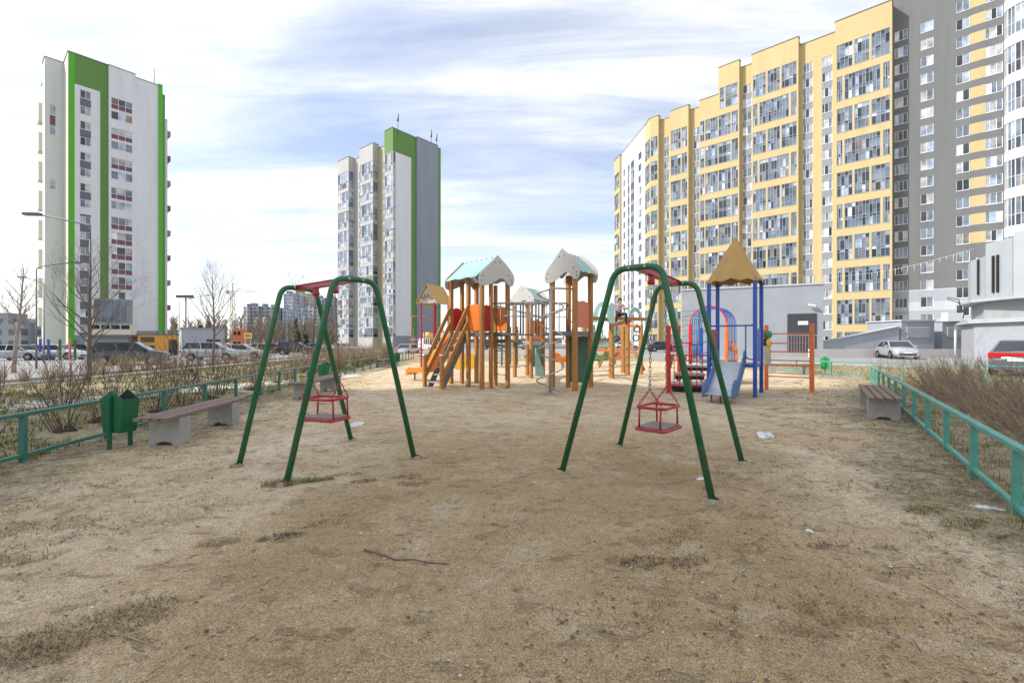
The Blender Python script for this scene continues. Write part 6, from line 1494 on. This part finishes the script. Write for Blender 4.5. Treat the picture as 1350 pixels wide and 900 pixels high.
uk = thing('kiosk', 'grey entrance kiosk with pale post below the lime tower', 'kiosk', (*pos(152, 56).xy, -.38), R_(15)); m = MB(); m.box(-1.9, 1.9, -1.2, 1.2, 0, 2.3); m.build('wall', SPAN, uk); m = MB(); m.box(-2.4, 2.3, -1.6, 1.4, 2.303, 2.6); m.build('roof', DKSTEEL, uk); m = MB(); m.box(-2.25, -2.0, -1.5, -1.25, 0, 2.3); m.build('post', PALEG, uk)
gy = thing('tower_porch', 'grey glazed stair porch at the foot of the lime tower', 'porch', (*pos(150, 80).xy, -.45), R_(25)); m = MB(); m.box(-2.8, 2.8, -1.5, 1.5, 0, 4.8); m.build('wall', CREAM, gy)
for k in range(4): m = MB(); m.box(-2.6+k*1.35, -1.45+k*1.35, -1.56, -1.503, 4.0, 4.7); m.build('window', GLZ, gy)
m = MB(); m.box(-2.3, 2.3, -1.3, 1.3, 4.803, 9.2); m.build('glazed_upper', SPAN, gy)
for k in range(5): m = MB(); m.box(-2.2+k*.9, -1.5+k*.9, -1.36, -1.303, 5.2, 9.0); m.build('window', GB_, gy)
ys = thing('billboard', 'yellow sign board on two posts near the far car park', 'sign', (*pos(327, 75).xy, -.4)); m = MB(); m.box(-.62, .62, -.05, .05, 2.3, 3.2); m.build('board', YELLOWP, ys); m = MB(); m.box(-.45, .45, -.06, -.053, 2.55, 2.95); m.build('print', BROWNP, ys)
for s in (-.45, .45): m = MB(); m.box(s-.05, s+.05, -.045, .045, 0, 2.297); m.build('post', STEEL, ys)
oh = thing('site_hut', 'orange stacked site huts beyond the car park', 'hut', (*pos(316, 120).xy, -.5))
for z in (0, 2.6): m = MB(); m.box(-1.2, 1.3, -1.2, 1.2, z, z+2.5); m.build('hut', SALMON, oh); m = MB(); m.box(-.9, -.2, -1.24, -1.203, z+1.0, z+1.9); m.build('window', GLZ, oh); m = MB(); m.box(.2, .9, -1.24, -1.203, z+1.0, z+1.9); m.build('window', GLZ, oh)
# white post with equipment box by the hedge
up_ = thing('utility_post', 'white post carrying a pale equipment box and black cables', 'post', (*pos(1259.5, 26).xy, 0)); m = MB(); m.tube([(0, 0, -.1), (0, 0, 2.55)], .055, 8); m.build('post', PALEG, up_); m = MB(); m.box(-.62, .22, -.2, .2, 2.55, 3.02); m.build('equipment_box', WHITEP, up_)
m = MB(); m.tube(fillet([V(-.25,-.05,2.5), V(.0,-.1,2.45), V(.3,0,2.7), V(.6,.3,3.3), V(1.4,1.2,3.9), V(2.4,3,4.2)], .4), .025, 6); m.tube(fillet([V(.1,-.05,2.5), V(.3,-.1,2.6), V(.5,.0,3.0), V(1.2,1.0,3.7), V(2.4,3,4.1)], .4), .025, 6); m.build('cable', BLACK, up_)
# icicle light string between the drum and the annex
ls = thing('light_string', 'white icicle light string hanging before the grey apartment wall', 'light string', at(1215, 340, 34)); A_, B_ = at(1090, 366, 36), at(1284, 328, 31.5); m = MB(); NP = 24
sp_ = [A_.lerp(B_, i/NP)-V(0, 0, .35*math.sin(math.pi*i/NP)) for i in range(NP+1)]; m.tube(sp_, .009, 4)
m.build('wire', WHITEP, ls, True)
for i in range(8, NP):
    l = .25+.45*((i*37) % 10)/10; m = MB(); m.tube([sp_[i], sp_[i]-V(0, 0, l)], .011, 4); m.build('icicle', WHITEP, ls, True)
# sports court net fence
cf = thing('court_fence', 'tall teal posts and rails of a sports court net', 'fence', (12, 46, 0))
for k in range(6):
    x = 8.5+k*2.6; y = 50-k*.9; m = MB(); m.tube([(x, y, 0), (x, y, 4.6)], .05, 6); m.build('post', TEAL, cf, True)
for z in (.3, 1.4, 2.5, 3.6, 4.5): m = MB(); m.tube([(8.5, 50, z), (21.5, 45.5, z)], .022, 5); m.build('rail', TEAL, cf, True)
for nm, pts in (('left', None),):
    for k, (px, mt_) in enumerate(((53, BLUE), (64, BLUE), (79, BINGREEN), (92, SALMON), (99, BINGREEN))):
        b = pos(px, 42); m = MB(); m.box(b.x-.07, b.x+.07, b.y-.07, b.y+.07, -.4, 1.6); tag(m.build('play_post', mt_), ['square blue play post behind the white cars', 'square blue play post behind the white cars', 'square green play post below the lime tower', 'salmon play post below the lime tower', 'square green play post below the lime tower'][k], 'post', ['blue play posts', 'blue play posts', 'green play posts', None, 'green play posts'][k])

# ------------------------------------------------------------------ distance: grey estate, cranes, woods, low buildings
def gridmat(name, wall, win, sx, sz, fx=.5, fz=.55):
    m = bpy.data.materials.new(name); m.use_nodes = True; t = m.node_tree; b = t.nodes['Principled BSDF']; tcn = N(t, 'ShaderNodeTexCoord'); sp = N(t, 'ShaderNodeSeparateXYZ'); t.links.new(tcn.outputs['Object'], sp.inputs[0])
    hx_ = math_n(t, 'ADD', sp.outputs[0], sp.outputs[1]); gx = math_n(t, 'LESS_THAN', math_n(t, 'FRACT', math_n(t, 'DIVIDE', hx_, sx)), fx); gz = math_n(t, 'LESS_THAN', math_n(t, 'FRACT', math_n(t, 'DIVIDE', sp.outputs[2], sz)), fz)
    nz = noise_n(t, tcn.outputs['Object'], .12, 3); wl = mix_n(t, nz, tuple(c*.8 for c in wall), tuple(min(1, c*1.2) for c in wall)); out = mix_n(t, math_n(t, 'MULTIPLY', gx, gz), wl, win); t.links.new(out, b.inputs['Base Color']); b.inputs['Roughness'].default_value = .6; return m
DM = [gridmat('far_grey_blocks', (.25, .27, .31), (.10, .12, .15), 3.4, 3.0), gridmat('far_pale_blocks', (.55, .57, .60), (.16, .19, .24), 3.6, 3.0), gridmat('far_blue_glass', (.36, .42, .50), (.16, .2, .27), 4.5, 3.0), gridmat('far_tan_block', (.46, .40, .33), (.22, .2, .19), 4, 3, .35), gridmat('far_white_strip', (.66, .66, .66), (.2, .2, .22), 4, 3.0, .4)]
def far_block(label, segs, Y):
    px0 = segs[0][0]; r = thing('high_rise', label, 'building', (*pos(px0, Y).xy, 0), 0, None)
    for i, (a, b, top, mi, dy) in enumerate(segs):
        A = pos(a, Y+dy).x; B = pos(b, Y+dy).x; z = CAMH+(450-top)/FPX*(Y+dy); m = MB(); m.box(A, B-.05, Y+dy, Y+dy+22, -.6, z); m.build('volume', DM[mi], r, True)
        m = MB(); m.box(A+1, (A+B)/2, Y+dy+3, Y+dy+8, z+.01, z+2.5); m.build('roof_box', DM[0], r, True)
far_block('long dark grey distant apartment block with pale strips', [(321, 326, 404, 1, 0), (326, 341, 403, 0, 4), (334, 337, 418, 4, -2), (341, 353, 404, 0, 6), (346, 349, 418, 4, -2), (353, 366, 405, 0, 3), (372, 377, 407, 2, 8)], 360)
far_block('tall pale blue distant tower beside the dark block', [(374, 387, 387, 2, 0), (381, 385, 392, 4, -1)], 380); far_block('tall tan distant tower behind the pale blue one', [(387, 406, 386, 3, 0)], 400); far_block('lower pale distant tower with blue glass', [(393, 402, 406, 2, 0), (402, 413, 404, 1, 3)], 350); far_block('blue grey distant tower close to the silver balcony tower', [(418, 424, 393, 1, 0), (424, 430, 396, 2, 2), (430, 441, 392, 0, 4)], 370)
far_block('low dark grey building behind the pale-barked tree', [(-40, 28, 424, 0, 0), (28, 50, 420, 0, 3)], 120)
far_block('hazy white high rise seen behind the castle', [(768, 776, 432, 1, 0), (776, 785, 428, 3, 4), (746, 756, 434, 4, 0)], 300)
def crane(label, px, Y, ytop, jl, jr, s=1.0):
    b = pos(px, Y); h = CAMH+(450-ytop)/FPX*Y; r = thing('tower_crane', label, 'crane', (b.x, b.y, 0)); yc = M('crane_cream', (.55, .45, .25), .6); w_ = .9*s
    m = MB()
    for sx in (-1, 1):
        for sy in (-1, 1): m.bar((sx*w_, sy*w_, 0), (sx*w_, sy*w_, h), .22*s)
    k = int(h/(2.2*s))
    for i in range(k):
        z0, z1 = h*i/k, h*(i+1)/k; sg = 1 if i % 2 else -1; m.bar((-sg*w_, -w_, z0), (sg*w_, -w_, z1), .14*s); m.bar((-sg*w_, w_, z0), (sg*w_, w_, z1), .14*s)
    m.build('mast', yc, r); m = MB(); zt = h
    for y_ in (-.6, .6): m.bar((jl, y_, zt), (jr, y_, zt-1.2), .22*s)
    m.bar((0, 0, zt+1.6*s), (jr*.98, 0, zt+.2), .2*s)
    for i in range(14):
        u0, u1 = i/14, (i+1)/14; m.bar((jr*u0, 0, zt+1.6*s-1.4*s*u0), (jr*u1, .6, zt-1.2*u1), .12*s)
    m.build('jib', yc, r); m = MB(); m.box(jl, jl+2.2*s, -.8, .8, zt-2.2*s, zt-.2); m.build('counterweight', CONCRETE, r); m = MB(); m.box(-.9*s, .9*s, -2.2*s, -1.0*s, zt-2.6*s, zt-.4); m.build('cab', WHITEP, r); m = MB(); m.bar((0, 0, zt), (0, 0, zt+5*s), .5*s); m.bar((0, 0, zt+5*s), (jl+1, 0, zt+.2), .12*s); m.bar((0, 0, zt+5*s), (jr*.6, 0, zt+.3), .12*s); m.build('tower_top', yc, r)
crane('tall tower crane with long jib above the far car park', 306.5, 300, 383, -4, 17); crane('shorter tower crane beside the tall one', 311, 340, 421, -9, 7, .9)
def wood():
    rnd = random.Random(3); m = MB()
    for i in range(420):
        px = rnd.choice([rnd.uniform(296, 445), rnd.uniform(330, 445), rnd.uniform(225, 300), rnd.uniform(585, 815)]); Y = rnd.uniform(150, 260); b = pos(px, Y); h = rnd.uniform(4.5, 11) if px < 445 else rnd.uniform(2.5, 6)
        m.tube([(b.x, b.y, 0), (b.x, b.y, h)], [.14, .03], 3, cap=False, mi=0)
        for k in range(22):
            z = h*rnd.uniform(.25, .95); a = rnd.uniform(0, 6.28); l = h*rnd.uniform(.12, .34); p = Vector((b.x, b.y, z)); q = p+Vector((math.cos(a)*l*.6, math.sin(a)*l*.6, l)); m.tube([p, q], [.09, .03], 3, cap=False, mi=rnd.randrange(2))
    for i in range(26):
        px = rnd.choice([rnd.uniform(385, 442), rnd.uniform(225, 300), rnd.uniform(385, 405)]); Y = rnd.uniform(150, 240); b = pos(px, Y); h = rnd.uniform(4, 9)
        for k in range(170):
            z = h*rnd.uniform(.1, 1); rr = (h-z)*.28*rnd.random()**.5; a = rnd.uniform(0, 6.28); p = Vector((b.x+rr*math.cos(a), b.y+rr*math.sin(a), z)); e = Vector((rnd.uniform(-1, 1), rnd.uniform(-1, 1), rnd.uniform(-.8, .5)))*.55; f = Vector((rnd.uniform(-1, 1), rnd.uniform(-1, 1), rnd.uniform(-.5, .5)))*.4; m.face([p-e-f, p+e-f, p+e+f], 2)
    o = m.build('woodland', [M('far_brown_twigs', (.20, .155, .12), .9), M('far_tan_twigs', (.27, .215, .16), .9), M('far_conifer', (.05, .075, .03), .9)]); o['kind'] = 'stuff'; o['label'] = 'distant brown leafless woodland with a few conifers'; o['category'] = 'woodland'
wood()
def hills():
    m = MB(); rnd = random.Random(8)
    for j, (Y, h, x0, x1) in enumerate(((900, 9, -1400, 1400),)):
        pts = [(x0+(x1-x0)*i/120, Y, h*(.55+.45*noise.noise((i*.13, j, 2)))+2) for i in range(121)]
        for i in range(120): m.prism([(pts[i][0], Y, -5), (pts[i+1][0], Y, -5), pts[i+1], pts[i]], (0, 60, 0))
    struct(m.build('hills', M('far_treeline', (.16, .15, .13), .95, var=.4, scale=.02)))
hills()
